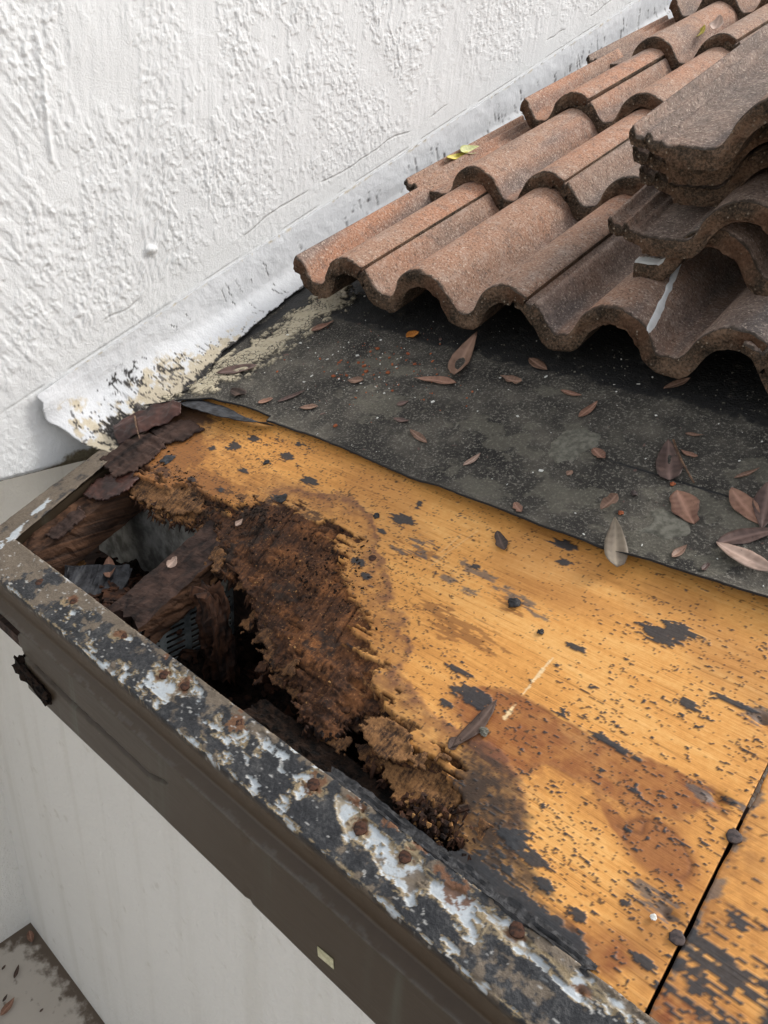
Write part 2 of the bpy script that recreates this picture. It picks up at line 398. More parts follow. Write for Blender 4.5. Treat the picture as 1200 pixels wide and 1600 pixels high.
M = dict(
    stucco=mat_stucco(), wall2=mat_plain_wall(), floor=mat_floor(), flashing=mat_flashing(), ply=mat_ply(), felt=mat_felt(),
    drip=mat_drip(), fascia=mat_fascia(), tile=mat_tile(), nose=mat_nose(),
    tar=mat_simple('old_tar', (.010, .010, .011), (.034, .034, .036), 120, .6, .9, .4, .003),
    rustnail=mat_simple('rusted_iron', (.022, .012, .009), (.085, .036, .020), 300, .75, .9),
    darknail=mat_simple('dull_nail_iron', (.035, .028, .028), (.09, .065, .058), 300, .5, .5),
    mortar=mat_simple('grey_cement_smear', (.10, .095, .075), (.185, .175, .142), 130, .9, .9),
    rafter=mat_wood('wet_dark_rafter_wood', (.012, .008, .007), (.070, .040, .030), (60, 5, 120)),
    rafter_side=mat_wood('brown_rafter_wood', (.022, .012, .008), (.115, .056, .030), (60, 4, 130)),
    rotwood=mat_wood('crumbling_rotten_wood', (.010, .006, .005), (.085, .036, .018), (90, 90, 30)),
    tanwood=mat_wood('fresh_broken_wood', (.17, .075, .026), (.46, .25, .095), (12, 160, 160)),
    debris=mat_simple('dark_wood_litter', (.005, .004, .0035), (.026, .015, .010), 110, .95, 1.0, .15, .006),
    shaded_wall=mat_simple('shaded_dirty_wall_grey', (.10, .095, .082), (.27, .26, .235), 35, .9, .6),  # house wall tone darkened for shade and dirt inside the eave
    steel=mat_simple('dull_galvanised_sheet', (.09, .105, .11), (.26, .285, .28), 40, .45, .2, .5),
    redfelt=mat_simple('red_brown_bent_flashing', (.022, .009, .007), (.070, .027, .019), 45, .45, .4, .45),
    blackfelt=mat_simple('black_torn_felt', (.012, .012, .014), (.05, .052, .058), 80, .6, .7, .4),
    brick=mat_simple('brick_red_crumb', (.21, .055, .025), (.40, .13, .055), 200, .9, .6),
    white=mat_simple('white_paint_flake', (.60, .60, .55), (.76, .75, .70), 150, .7, .4),
    paint=mat_simple('white_brush_paint', (.70, .71, .70), (.80, .80, .79), 90, .5, .6),
    sticker=mat_simple('yellowed_sticker', (.36, .34, .20), (.56, .53, .36), 120, .4, .2),
    twig=mat_simple('dry_twig_bark', (.07, .04, .025), (.18, .11, .07), 200, .8, .5),
    l_brown=mat_leaf('dry_brown_leaf', (.125, .068, .044), (.255, .155, .108)),
    l_red=mat_leaf('red_brown_leaf', (.140, .066, .043), (.27, .148, .100)),
    l_plum=mat_leaf('plum_dark_leaf', (.062, .038, .032), (.145, .090, .074)),
    l_tan=mat_leaf('pale_tan_leaf', (.24, .155, .115), (.38, .27, .215)),
    l_olive=mat_leaf('grey_olive_leaf', (.125, .095, .070), (.205, .165, .118)),
    l_orange=mat_leaf('orange_leaf', (.33, .11, .018), (.50, .20, .035)),
    l_yellow=mat_leaf('yellow_green_leaf', (.24, .20, .03), (.50, .42, .07)),
    l_green=mat_leaf('pale_green_leaf', (.22, .24, .08), (.42, .43, .18)),
    l_dark=mat_leaf('wet_black_brown_leaf', (.030, .020, .016), (.085, .052, .038)),
)

# ------------------------------------------------------------------ ground floor, house walls
YW, ZF, XL = 0.24, -1.86, -0.79
def box_mesh(name, x0, x1, y0, y1, z0, z1):
    v = [(x, y, z) for x in (x0, x1) for y in (y0, y1) for z in (z0, z1)]
    f = [(0, 1, 3, 2), (4, 6, 7, 5), (0, 4, 5, 1), (2, 3, 7, 6), (0, 2, 6, 4), (1, 5, 7, 3)]
    return new_mesh(name, v, f, smooth=False)
gx = np.linspace(-1.6, 4.0, 160); gy = np.concatenate([np.linspace(-30, -3.1, 10), np.linspace(-3, .3, 90)])
GX, GY = np.meshgrid(gx, gy, indexing='ij')
dirt = np.exp(-(YW - GY) / .10) * .9 + np.exp(-(GX - XL) / .05) * .4
gxw = GX.copy(); gxw[0] = -30; gxw[-1] = 40
fl = link('floor', new_mesh('floor', np.stack([gxw, GY, np.full(GX.shape, ZF)], -1).reshape(-1, 3), grid_faces(160, 100), attrs={'dirt': dirt.ravel()}), M['floor'])
tag(fl, 'grey-brown painted concrete floor far below the eave', None, kind='structure')
hw = link('house_wall', box_mesh('house_wall', XL + .0, 4.0, YW, YW + .2, ZF - .05, 0.055), M['wall2'])
tag(hw, 'pale grey painted stucco wall below the brown eave board', 'wall')
sw = link('side_wall', box_mesh('side_wall', XL - .2, XL, -3.0, YW + .2, ZF - .05, 0.03), M['wall2'])
tag(sw, 'white side wall meeting the pale wall at the low left corner', 'wall')

# ------------------------------------------------------------------ upper stucco wall
ys = np.concatenate([np.linspace(-.55, .03, 30), np.linspace(.032, .95, 560), np.linspace(.9525, 2.15, 420), np.linspace(2.2, 3.4, 20)])
tz = np.concatenate([np.linspace(0, 1, 430), np.linspace(1.1, 2.2, 10)])
Y, TZ = np.meshgrid(ys, tz, indexing='ij')
zlo = np.maximum(.050, .445 * Y + .030 - .25 * sst(.42, .27, Y)); zhi = np.maximum(.75, .77 + .17 * (Y - .2)); zhi = np.maximum(zhi, zlo + .12)
Z = zlo + (zhi - zlo) * TZ
wy, wz = Y + .008 * (fbm(Y * 45, Z * 45, 2, 3) - .5), Z + .008 * (fbm(Y * 45, Z * 45, 2, 5) - .5)
patch = sst(.42, .56, fbm(Y * 11, Z * 10, 4, 1))
# clustered raised blobs, worm-like ridges, and trowelled plates with stepped edges
u1 = rank(fbm(wy * 185, wz * 138, 3, 2, .5)); u2 = rank(fbm(wy * 96 + wz * 16, wz * 54, 3, 6, .55)); u3 = rank(fbm(wy * 20, wz * 16, 4, 9, .5))
hgt = .0013 * sst(.56, .66, u1) * (.10 + .90 * patch) + .0004 * sst(.2, .1, u1) * -1 * patch
hgt += .0015 * sst(.70, .77, u2) * sst(.38, .55, fbm(Y * 7, Z * 7, 3, 8))
hgt += .0009 * (sst(.47, .485, u3) + sst(.70, .715, u3)) * .7
hgt += .0005 * (rank(fbm(Y * 150 - Z * 10, Z * 9, 3, 4)) - .5) * sst(.45, .62, fbm(Y * 5 + 3, Z * 4, 3, 9)) * 2
diag = fbm((Y + Z * .85) * 130, (Z - Y * .85) * 10, 3, 7)
hgt += .0013 * (diag - .5) * sst(.25, .20, Y + .02 * np.sin(Z * 20)) * 2
hgt = hgt * .74
hgt += .0030 * (fbm(Y * 7, Z * 7, 3, 11) - .5)
ridge = [(0.0,0.2254,0.633),(0.0,0.2285,0.6194),(0.0,0.2252,0.6084),(0.0,0.2264,0.5798),(0.0,0.2247,0.5427),(0.0,0.2253,0.5085),(0.0,0.2263,0.489)]
rd_ = pld([(p[1], p[2]) for p in ridge], Y, Z)
side = np.interp(Z, [p[2] for p in ridge][::-1], [p[1] for p in ridge][::-1])
hgt += .0034 * np.exp(-(rd_ / .0035) ** 2) * np.where(Y > side, 1, .75)
# smoother trowelled band above the flashing and hairline cracks, plus a painted shadow gap
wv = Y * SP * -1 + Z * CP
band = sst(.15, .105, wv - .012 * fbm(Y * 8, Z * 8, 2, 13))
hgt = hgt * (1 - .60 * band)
crack_gap = np.exp(-(np.abs(wv - .128 - .022 * (fbm(Y * 10, Y * 0, 3, 14) - .5)) / .0011) ** 2) * sst(.46, .52, fbm(Y * 9 + 5, Z * 0, 3, 15))
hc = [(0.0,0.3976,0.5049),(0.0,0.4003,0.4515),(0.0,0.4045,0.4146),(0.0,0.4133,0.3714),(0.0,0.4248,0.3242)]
crack_gap = np.maximum(crack_gap, .5 * np.exp(-(pld([(p[1] + .0, p[2]) for p in hc], Y + .006 * (fbm(Y * 90, Z * 90, 2, 3) - .5), Z) / .0010) ** 2))
crack_gap = np.maximum(crack_gap, .8 * np.exp(-((wv - .0970) / .0012) ** 2) * sst(.38, .56, fbm(Y * 16, Y * 0, 3, 3)))  # shadow gap just above the flashing top, painted in as a dark line
hgt -= .0016 * crack_gap
# bulge where the flashing end presses the wall, and a bottom rim that rounds away
pb = [(0.0,0.3709,0.3681)][0]
hgt += .0055 * np.exp(-(((Y - pb[1]) / .010) ** 2 + ((Z - pb[2]) / .006) ** 2) ** 2)
hgt -= .004 * sst(.060, .050, Z) ** 2 * (Y < .3)
e0 = [(0.0,0.2151,0.1117)][0]
hgt += .006 * np.exp(-(((Y - e0[1] - .01) / .03) ** 2 + ((Z - e0[2]) / .05) ** 2))
lowy = [(0.0,0.0899,0.0537),(0.0,0.2217,0.0596)]
grime = np.exp(-(Z - .050) / .006) * .75 + 1.0 * np.exp(-(((Y - .225) / .045) ** 2 + ((Z - .06) / .016) ** 2)) + .55 * np.exp(-(wv - .094) ** 2 / .004 ** 2) * 0.5  # last term is a weak part of the painted shadow gap along the flashing
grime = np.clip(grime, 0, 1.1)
V = np.stack([hgt, Y, Z], -1).reshape(-1, 3)
F = grid_faces(len(ys), len(tz))
F = F[:, ::1]
wall = link('stucco_wall', new_mesh('stucco_wall', V, F, attrs={'grime': grime.ravel(), 'crack_gap': np.clip(crack_gap, 0, 1).ravel() * .6, 'smooth': band.ravel()}), M['stucco'])
tag(wall, 'white rough trowelled stucco wall rising above the roof', 'wall')
cm_ = link('wall_core', box_mesh('wall_core', -1.4, -.014, -.55, 3.4, .0525, 1.9), M['stucco'], parent=wall)

# ------------------------------------------------------------------ plywood deck
HOLE = [(0.1268,0.0274),(0.0952,0.0749),(0.0861,0.1287),(0.0784,0.1786),(0.0808,0.2182),(0.1205,0.2181),(0.161,0.207),(0.1921,0.2016),(0.2318,0.1985),(0.2661,0.1937),(0.294,0.1973),(0.3179,0.2045),(0.3377,0.2122),(0.3613,0.2063),(0.3935,0.1884),(0.4292,0.1649),(0.4493,0.1647),(0.4545,0.1791),(0.4757,0.175),(0.5002,0.1613),(0.5243,0.1435),(0.5497,0.1381),(0.5758,0.1196),(0.5904,0.1097),(0.6095,0.1067),(0.6337,0.1076),(0.6533,0.0973),(0.6686,0.0764),(0.6895,0.0731),(0.7015,0.0841),(0.7035,0.1077),(0.7097,0.1215),(0.7242,0.1259),(0.739,0.1179),(0.7402,0.1016),(0.7465,0.0905),(0.7602,0.0892),(0.7782,0.0968),(0.7959,0.0986),(0.8143,0.0969),(0.8346,0.0864),(0.8532,0.0747),(0.8685,0.0668),(0.8344,0.0428),(0.7475,0.0419),(0.5472,0.0372),(0.3236,0.0315)]
ROTP = [(0.1139,0.199),(0.1369,0.2305),(0.1923,0.2328),(0.2441,0.2376),(0.2854,0.2495),(0.3328,0.2455),(0.3735,0.2475),(0.399,0.2686),(0.4364,0.28),(0.4665,0.2854),(0.4941,0.2923),(0.5256,0.2892),(0.5607,0.2727),(0.5843,0.2498),(0.5983,0.2276),(0.6218,0.2122),(0.6408,0.2014),(0.6605,0.1769),(0.6872,0.1615),(0.7119,0.1534),(0.7268,0.1435),(0.728,0.1304),(0.7464,0.1199),(0.7785,0.1143),(0.8075,0.1239),(0.8262,0.1193),(0.8362,0.1054),(0.838,0.0866),(0.8555,0.0681),(0.857,0.0155),(0.5629,0.0267),(0.1618,0.0716)]
RS = .0013
xs = np.arange(.085, 1.0301, RS); vs = np.arange(.0495, .475, RS)
xs[-1] = 1.0298
X, Vv = np.meshgrid(xs, vs, indexing='ij')
def el(pts, *rr): return [(*c, a, b) for c, (a, b) in zip(pts, rr)]
def ply_attrs(X, V):
    A = {}
    n1 = fbm(X * 36, V * 44, 5, 2, .6) - .5; n2 = fbm(X * 26, V * 190, 4, 5, .6) - .5; n3 = fbm(X * 110, V * 130, 3, 8) - .5
    ust = rank(fbm(X * 46, V * 330, 4, 3, .62) + .25 * fbm(X * 160, V * 420, 2, 9))       # streaks along the grain
    ufl = rank(fbm(X * 215 + V * 18, V * 560, 3, 6, .62) + .60 * fbm(X * 70, V * 190, 3, 4))                               # short flecks
    upe = rank(fbm(X * 330, V * 520, 2, 11))                                           # pepper
    umo = rank(fbm(X * 95, V * 120, 5, 13, .7))                                        # mottle
    def sd(poly, a=.010, b=.012): return sdf(poly, X, V) + a * 2 * n1 + b * 1.6 * n2
    def soft(poly, s_, a=.010, b=.012): return sst(s_, -s_, sd(poly, a, b))
    A['rot'] = sst(.0018, -.0018, sdf(ROTP, X, V) + .018 * 2 * n1 + .022 * 2 * n2 + .006 * 2 * n3) * sst(.858, .846, X + .03 * n1 + .02 * n2)
    # red-brown stain: crisp above, bleeding out below
    top_ = [(0.7828,0.1813),(0.8022,0.2016),(0.8387,0.2119),(0.8787,0.2085),(0.9199,0.2109),(0.9523,0.2143),(0.9821,0.2196),(1.0038,0.219),(1.011,0.209),(0.9997,0.1914),(0.9756,0.1773),(0.9474,0.1692),(0.9153,0.1709),(0.89,0.1702),(0.8771,0.1506),(0.8572,0.138),(0.83,0.1388),(0.8024,0.1562)]
    d = sd(top_, .006, .008)
    red = np.maximum(sst(.003, -.003, d) * .95, .85 * np.exp(-np.clip(d, 0, 1) / .012) * sst(.0, .5, umo) * sst(.215, .16, V))
    red = np.maximum(red, soft([(0.9538,0.0681),(0.9767,0.0796),(1.0014,0.0794),(1.012,0.0725),(1.0063,0.0606),(0.9812,0.0534),(0.9608,0.0535)], .010) * .95)
    A['red'] = np.clip(red * (.78 + .3 * (umo - .3)), 0, 1)
    rimr = np.exp(-(d / .0022) ** 2) * .5
    A['wet'] = gs(el([(0.8498,0.1612)], (.016, .013)), X, V) * sst(.3, .6, umo)
    wetz = [(0.1139,0.199),(0.1183,0.2901),(0.1591,0.351),(0.2369,0.3643),(0.3259,0.3307),(0.4083,0.3194),(0.4611,0.3269),(0.5202,0.3361),(0.5869,0.295),(0.6459,0.2362),(0.7021,0.202),(0.7221,0.17),(0.7838,0.1557),(0.8236,0.155),(0.8799,0.1363),(0.8999,0.0991),(0.8644,0.056),(0.7688,0.0541),(0.4979,0.0789)]
    dz = sd(wetz, .011, .008)
    br = .55 * sst(.016, -.03, dz) * (.35 + .9 * umo) + .95 * sst(.0, -.05, sdf([(0.1139,0.199),(0.0894,0.3111),(0.1382,0.3678),(0.2183,0.3608),(0.2702,0.2979),(0.391,0.2997),(0.3449,0.2354),(0.2311,0.1766)], X, V) + .05 * n1)
    br = np.maximum(br, cover(.75 * gs(el([(0.7433,0.2405),(0.7156,0.2474),(0.7675,0.2415),(0.7708,0.2939),(1.023,0.2178),(1.0132,0.1187),(1.0074,0.2959),(1.0051,0.2136),(0.6364,0.305)], (.04, .018), (.03, .012), (.03, .012), (.02, .01), (.012, .01), (.014, .012), (.014, .012), (.02, .012), (.03, .02)), X, V), ust, .12) * .75)
    br = np.maximum(br, .6 * soft([(0.99,0.1115),(1.0061,0.1339),(1.0293,0.1294),(1.0309,0.1003),(1.0275,0.0597),(0.9986,0.0664)], .02))
    br = np.maximum(br, .35 * sst(.45, .75, fbm(X * 9, V * 14, 4, 10)))
    A['brown'] = np.clip(br, 0, .95)
    tide = [(0.404,0.2994),(0.4663,0.3215),(0.5195,0.3319),(0.5592,0.3155),(0.5888,0.2903),(0.6108,0.269),(0.6418,0.239),(0.6761,0.2193),(0.701,0.2013),(0.7144,0.1826),(0.7174,0.1688),(0.7458,0.1555),(0.7857,0.1531),(0.8188,0.1519),(0.8579,0.1488),(0.8814,0.134),(0.8945,0.1076),(0.9055,0.085)]
    dt = pld(tide, X + .010 * 2 * n1, V + .012 * 2 * n1 + .006 * n2); sgn = dz
    A['tide'] = np.clip(np.where(sgn > 0, np.exp(-(dt / .0035) ** 2), np.exp(-dt / .010)) * (.45 + .7 * umo) + rimr * .6, 0, .82)
    dr1 = sd([(0.8136,0.1484),(0.8485,0.1482),(0.8784,0.1386),(0.8953,0.1196),(0.9057,0.0983),(0.9238,0.0852),(0.9519,0.0731),(0.9812,0.0624),(0.9601,0.0503),(0.8602,0.053),(0.83,0.0891)], .008, .012)
    A['dirt'] = np.clip(sst(.005, -.004, dr1) * (.74 + .30 * sst(.0, -.03, dr1)) * (.70 + .5 * umo), 0, .97)
    A['dark'] = np.clip(np.maximum.reduce([sst(.010, -.012, sd([(0.1208,0.1945),(0.0641,0.2314),(0.0726,0.339),(0.1209,0.3817),(0.2003,0.3695),(0.1767,0.3369),(0.1672,0.2962),(0.1741,0.2579),(0.1913,0.2217)], .016, .012)) * .95,
        cover(.8 * gs(el([(0.3449,0.2354),(0.2787,0.2433),(0.4187,0.2735),(0.4665,0.2854),(0.2126,0.2473),(0.3503,0.2654)], (.03, .014), (.03, .012), (.03, .012), (.03, .01), (.03, .014), (.03, .01)), X, V), umo, .1) * .85]), 0, 1)
    def kn(c, rx, rv, a):
        dx, dv = X - c[0] + .005 * n1, V - c[1] + .005 * n1; u = dx * math.cos(a) + dv * math.sin(a); t = -dx * math.sin(a) + dv * math.cos(a)
        return (u / rx) ** 2 + (t / rv) ** 2
    k1 = kn([(0.9906,0.1543)][0], .026, .0165, -.15); k2 = kn([(0.9642,0.1524)][0], .026, .006, -.35); k3 = kn([(0.9966,0.1597)][0], .016, .010, -.1)
    A['knot'] = np.clip(np.maximum(np.exp(-k1 * .75) * 1.1, np.exp(-k2) * 1.1), 0, 1)
    A['knotrim'] = np.clip(.62 * (np.exp(-((np.sqrt(k1) - 1) / .06) ** 2) * sst(.25, .55, fbm(X * 60, V * 60, 3, 3)) * .75 + np.exp(-((np.sqrt(k3) - 1) / .05) ** 2) * .22 + np.exp(-(pld([(0.9589,0.1523),(0.9685,0.1542),(0.9764,0.1573),(0.9746,0.1663)], X, V) / .0018) ** 2) * .7), 0, 1)
    cen = [(0.2764,0.3362),(0.2905,0.3631),(0.3679,0.3553),(0.4345,0.3324),(0.3651,0.3824),(0.5908,0.3357),(0.5823,0.3099),(0.5934,0.3662),(0.9067,0.3339),(0.9206,0.3464),(0.7875,0.3683),(0.7731,0.3905),(0.71,0.3189),(0.7829,0.167),(0.7983,0.1863),(0.9211,0.0931),(0.9036,0.1017),(0.9351,0.083),(0.9563,0.0657),(0.967,0.0788),(0.9892,0.2999),(0.9256,0.2111),(0.9884,0.105),(1.0174,0.0804),(1.0308,0.0714),(0.202,0.2697),(0.4177,0.2862),(0.4784,0.2642),(0.5884,0.2587),(0.6103,0.2471),(0.5793,0.2083),(0.2744,0.2584),(0.3324,0.2633),(0.6543,0.1686),(0.7728,0.2015),(0.8975,0.0974),(0.9584,0.2789),(0.8495,0.2823),(0.2467,0.3175),(0.3318,0.3057)]
    rr = [(.016,.012),(.018,.009),(.017,.012),(.020,.012),(.008,.005),(.024,.012),(.010,.005),(.008,.012),(.028,.014),(.03,.010),(.011,.006),(.022,.007),(.008,.005),(.010,.005),(.030,.012),(.018,.012),(.013,.010),(.010,.008),(.011,.009),(.010,.006),(.020,.005),(.026,.005),(.006,.004),(.012,.008),(.010,.006),(.013,.009),(.016,.009),(.012,.007),(.012,.008),(.008,.006),(.006,.004),(.012,.006),(.010,.006),(.010,.005),(.02,.006),(.02,.014),(.012,.006),(.014,.005),(.01,.008),(.012,.006)]
    pt = gs([(c[0], c[1], a * .82, b * .82) for c, (a, b) in zip(cen, rr)], X, V) * .98
    strip = [(0.768,0.055),(0.8659,0.054),(0.9207,0.0526),(0.9708,0.0497)]
    pt = np.maximum(pt, 1.2 * np.exp(-(pld(strip, X, V - .006) / .013) ** 2))
    pt = np.maximum(pt, .26 * sst(.002, -.02, dr1) * sst(.14, .09, V))
    fl = .003 + .034 * sst(.48, .68, fbm(X * 10, V * 17, 5, 9, .62)) + .036 * np.exp(-(((X - .93) / .10) ** 2 + ((V - .115) / .06) ** 2)) + .035 * np.exp(-(((X - .86) / .05) ** 2 + ((V - .20) / .03) ** 2)) + .045 * np.exp(-(((X - .33) / .10) ** 2 + ((V - .36) / .05) ** 2)) + .03 * sst(.80, .95, X)
    A['tar'] = np.maximum(cover(pt, .55 * ust + .25 * umo + .20 * ufl, .05), cover(fl, ufl, .010))
    A['pep'] = cover(.030 + .05 * sst(.40, .65, fbm(X * 14, V * 20, 4, 12)) + .05 * sst(.05, -.03, dz), upe, .012)
    g_ = np.maximum(np.exp(-(pld([(0.6933,0.3149),(0.7266,0.3128),(0.764,0.3044),(0.8036,0.301)], X, V) / .008) ** 2) * .62, gs(el([(0.6303,0.3151),(0.6464,0.3039),(0.6233,0.2979),(0.6907,0.2925),(0.7273,0.2881),(0.8013,0.3024),(0.6338,0.3203)], *[(.016, .009)] * 7), X, V) * .6)
    g_ = np.maximum(g_, gs(el([(1.0008,0.2119),(1.0103,0.1198),(0.9975,0.1213),(1.0084,0.3001),(1.023,0.2178)], (.012, .008), (.014, .010), (.02, .006), (.014, .010), (.01, .006)), X, V) * .85)
    A['grey'] = cover(g_, .65 * ust + .35 * umo, .10)
    sc = [[(0.8369,0.2595),(0.8357,0.2388),(0.8352,0.224),(0.8346,0.2109)], [(0.8345,0.2014),(0.8346,0.1907),(0.8343,0.1829)], [(0.68,0.3622),(0.6696,0.3211),(0.6645,0.2946)], [(0.6668,0.3495),(0.6633,0.3176)]]
    A['scratch'] = np.clip(cover(np.maximum(*[np.exp(-(pld(s_, X + .004 * n1, V) / .0016) ** 2) for s_ in sc[:2]]) * .85, umo, .1) + .30 * np.maximum(*[np.exp(-(pld(s_, X, V) / .0010) ** 2) for s_ in sc[2:]]), 0, 1)
    A['soil'] = np.clip(cover(np.maximum(gs(el([(0.3547,0.2272),(0.4037,0.2527),(0.4176,0.1852),(0.4456,0.2369)], (.05, .02), (.04, .014), (.02, .04), (.03, .02)), X, V) * .8, gs(el([(0.5754,0.116),(0.6247,0.1553),(0.5427,0.1874)], (.02, .014), (.02, .02), (.03, .02)), X, V) * .6), umo, .12), 0, 1)
    A['rust'] = np.clip(gs(el([(0.5763,0.2497),(0.6384,0.202),(0.5956,0.2176),(0.6925,0.1603),(0.5128,0.2727),(0.5069,0.2226),(0.6184,0.1421)], (.035, .022), (.03, .03), (.04, .02), (.03, .02), (.03, .014), (.03, .015), (.04, .02)), X, V) * (.3 + .9 * umo), 0, 1)
    A['tan'] = np.clip(np.maximum.reduce([.45 * soft([(0.1612,0.2023),(0.203,0.2426),(0.2876,0.2478),(0.3464,0.2228),(0.3024,0.1799),(0.2136,0.1889)], .008), .55 * soft([(0.7247,0.1421),(0.7825,0.1281),(0.8264,0.1208),(0.8419,0.0939),(0.8096,0.0752),(0.75,0.0844),(0.7253,0.1222)], .01),
        cover(.6 * gs(el([(0.645,0.2157),(0.678,0.1875),(0.7002,0.1564),(0.6025,0.2427)], (.02, .02), (.02, .02), (.02, .02), (.02, .014)), X, V), ust, .1) * .9]), 0, 1)
    A['crev_shade'] = np.zeros(X.shape)
    return A
A = ply_attrs(X, Vv)
dh = sdf(HOLE, X, Vv)
rag = .020 * (fbm(X * 26, Vv * 150, 4, 6) - .5) + .016 * (fbm(X * 110, Vv * 40, 3, 3) - .5) + .012 * (fbm(X * 60, Vv * 60, 3, 10) - .5)
dr = dh + rag
rotm = A['rot']
W = -.0016 * fbm(X * 4, Vv * 5, 2, 1)
sag = np.exp(-np.clip(dh, 0, 1) / .030)
fibv = fbm(X * 170 + Vv * 40, Vv * 13, 4, 8); fibx = fbm(X * 20, Vv * 170, 4, 12)
crumb = fbm(X * 62, Vv * 62, 5, 13, .6); lump_ = fbm(X * 20, Vv * 24, 4, 14)
inrot = -sdf(ROTP, X, Vv)
t1 = sst(-.001, .001, dr - .030 - .050 * (lump_ - .5) - .022 * (fibx - .5)); t2 = sst(-.001, .001, dr - .013 - .030 * (crumb - .5) - .02 * (fibx - .5))
terr = .0026 + .0024 * (1 - t1) + .0026 * (1 - t2)
W = W - rotm * (terr + .0060 * (fibv - .5) * t1 + .0060 * (fibx - .5) * (1 - t1) + .0085 * (crumb - .5) + .010 * (lump_ - .5) + .006 * sag)
# long open splits along the fibres
cr1 = sst(.022, .004, np.abs(fbm(X * 34 + Vv * 8, Vv * 5, 3, 5) - .5)) * sst(.48, .60, fbm(X * 12, Vv * 14, 3, 2)); cr2 = sst(.020, .004, np.abs(fbm(X * 5, Vv * 60, 3, 7) - .5)) * sst(.46, .58, fbm(X * 14 + 4, Vv * 14, 3, 6))
crk_ = np.maximum(cr1 * t1, np.maximum(cr2 * (1 - t1), .5 * cr2)) * rotm
W -= .0045 * crk_
A['crev_shade'] = np.clip(crk_ * .8 + rotm * .55 * np.maximum(sst(.0045, .0, np.abs(dr - .030 - .050 * (lump_ - .5) - .022 * (fibx - .5) + .003)), sst(.004, .0, np.abs(dr - .013 - .030 * (crumb - .5) - .02 * (fibx - .5) + .003))), 0, 1)  # shadow lines painted dark along the splits and terrace steps
A['rust'] = np.clip(A['rust'] + .55 * (1 - t1) * sst(.45, .6, lump_), 0, 1)
W -= .010 * sag * (1 - .4 * rotm) * sst(.05, .0, dh) * .6
W += .0010 * A['tide'] - .0012 * A['knotrim'] + .0007 * A['tar']
for (cx, cy), rr_, dd in zip([(1.0125,0.2149),(1.0168,0.1151),(1.0146,0.297)], (.0062, .0055, .006), (.006, .005, .005)):
    W -= dd * np.exp(-(((X - cx) / rr_) ** 2 + ((Vv - cy) / (rr_ * .7)) ** 2) * (1 + 1.5 * (crumb - .5)))
P = np.stack([X, Vv, W], -1).reshape(-1, 3)
keep = (dr > 0).ravel() & (Vv.ravel() < .47) & (X.ravel() + .01 * fbm(Vv.ravel() * 60, Vv.ravel() * 0, 3, 2) > .125 - .13 * np.clip(Vv.ravel() - .2, 0, .25))
Fk = grid_faces(len(xs), len(vs), keep)
thick = (.011 - .004 * rotm.ravel() * np.clip(sag.ravel(), 0, 1))[:, None] * np.array([[0, 0, -1.0]])
at = {k: a.ravel() for k, a in A.items()}
P2, F2, at2 = compact(P, Fk, at | {'_t': thick[:, 2]})
off = np.stack([0 * at2['_t'], 0 * at2['_t'], at2.pop('_t')], 1)
nn = len(P2)
PV, PF = slab(P2, F2, off, bottom=False)
at3 = {k: np.concatenate([a, a if k not in ('rot', 'crev_shade') else (np.ones(nn) if k == 'rot' else np.full(nn, .45))]) for k, a in at2.items()}
ply = link('plywood_sheet', new_mesh('plywood_sheet', PV, PF, attrs=at3), M['ply'], rot=ROT)
tag(ply, 'large orange plywood roof sheet with a rotten brown hole beside the metal edge', 'plywood', 'plywood roof sheets')
# second sheet past the joint
xs2 = np.arange(1.0318, 1.46, .0022); X2, V2 = np.meshgrid(xs2, np.arange(.0495, .475, .0022), indexing='ij')
A2 = {k: np.zeros(X2.shape) for k in A}
us2 = rank(fbm(X2 * 60, V2 * 400, 4, 3, .66) + .35 * fbm(X2 * 160, V2 * 420, 2, 9)); uf2 = rank(fbm(X2 * 105 + V2 * 18, V2 * 330, 3, 6, .6)); um2 = rank(fbm(X2 * 95, V2 * 120, 5, 13, .7))
A2['tar'] = np.maximum(cover(np.maximum(.68 * gs(el([(1.0425,0.0992),(1.0586,0.097),(1.0326,0.0966)], (.06, .032), (.05, .03), (.04, .03)), X2, V2), 1.2 * gs(el([(1.0565,0.139)], (.007, .005)), X2, V2)), us2, .07), cover(.045 + 0 * X2, uf2, .01))
A2['pep'] = cover(.05 + 0 * X2, rank(fbm(X2 * 330, V2 * 520, 2, 11)), .012)
A2['red'] = gs(el([(1.0428,0.0599),(1.0546,0.0668)], (.03, .02), (.02, .02)), X2, V2) * (.5 + .6 * um2)
A2['brown'] = np.clip(gs(el([(1.031,0.1307),(1.0258,0.1535),(1.0295,0.1897)], *[(.02, .02)] * 3), X2, V2) * .9 * um2 + .2 * um2, 0, 1)
A2['grey'] = cover(np.exp(-(np.abs(X2 - 1.033) / .006) ** 2) * .6, um2, .1)
A2['dirt'] = sst(1.082, 1.095, X2 + .006 * (fbm(X2 * 40, V2 * 40, 3, 4) - .5)) * sst(.15, .11, V2) * sst(1.15, 1.12, X2)
jag = .004 * fbm(V2 * 60, V2 * 0, 3, 7) * sst(.04, 0, X2 - 1.0335)
W2 = -.0016 * fbm(X2 * 4, V2 * 5, 2, 1) - .0009
e = np.stack([X2 + np.where(X2 < 1.036, jag * .4, 0), V2, W2], -1).reshape(-1, 3)
q, qf = slab(e, grid_faces(*X2.shape), np.array([[0, 0, -.011]]))
ply2 = link('plywood_sheet', new_mesh('plywood_sheet_b', q, qf, attrs={k: np.concatenate([a.ravel()] * 2) for k, a in A2.items()}), M['ply'], rot=ROT)
tag(ply2, 'plywood strip past the straight joint with a black tar patch and two nail heads', 'plywood', 'plywood roof sheets')

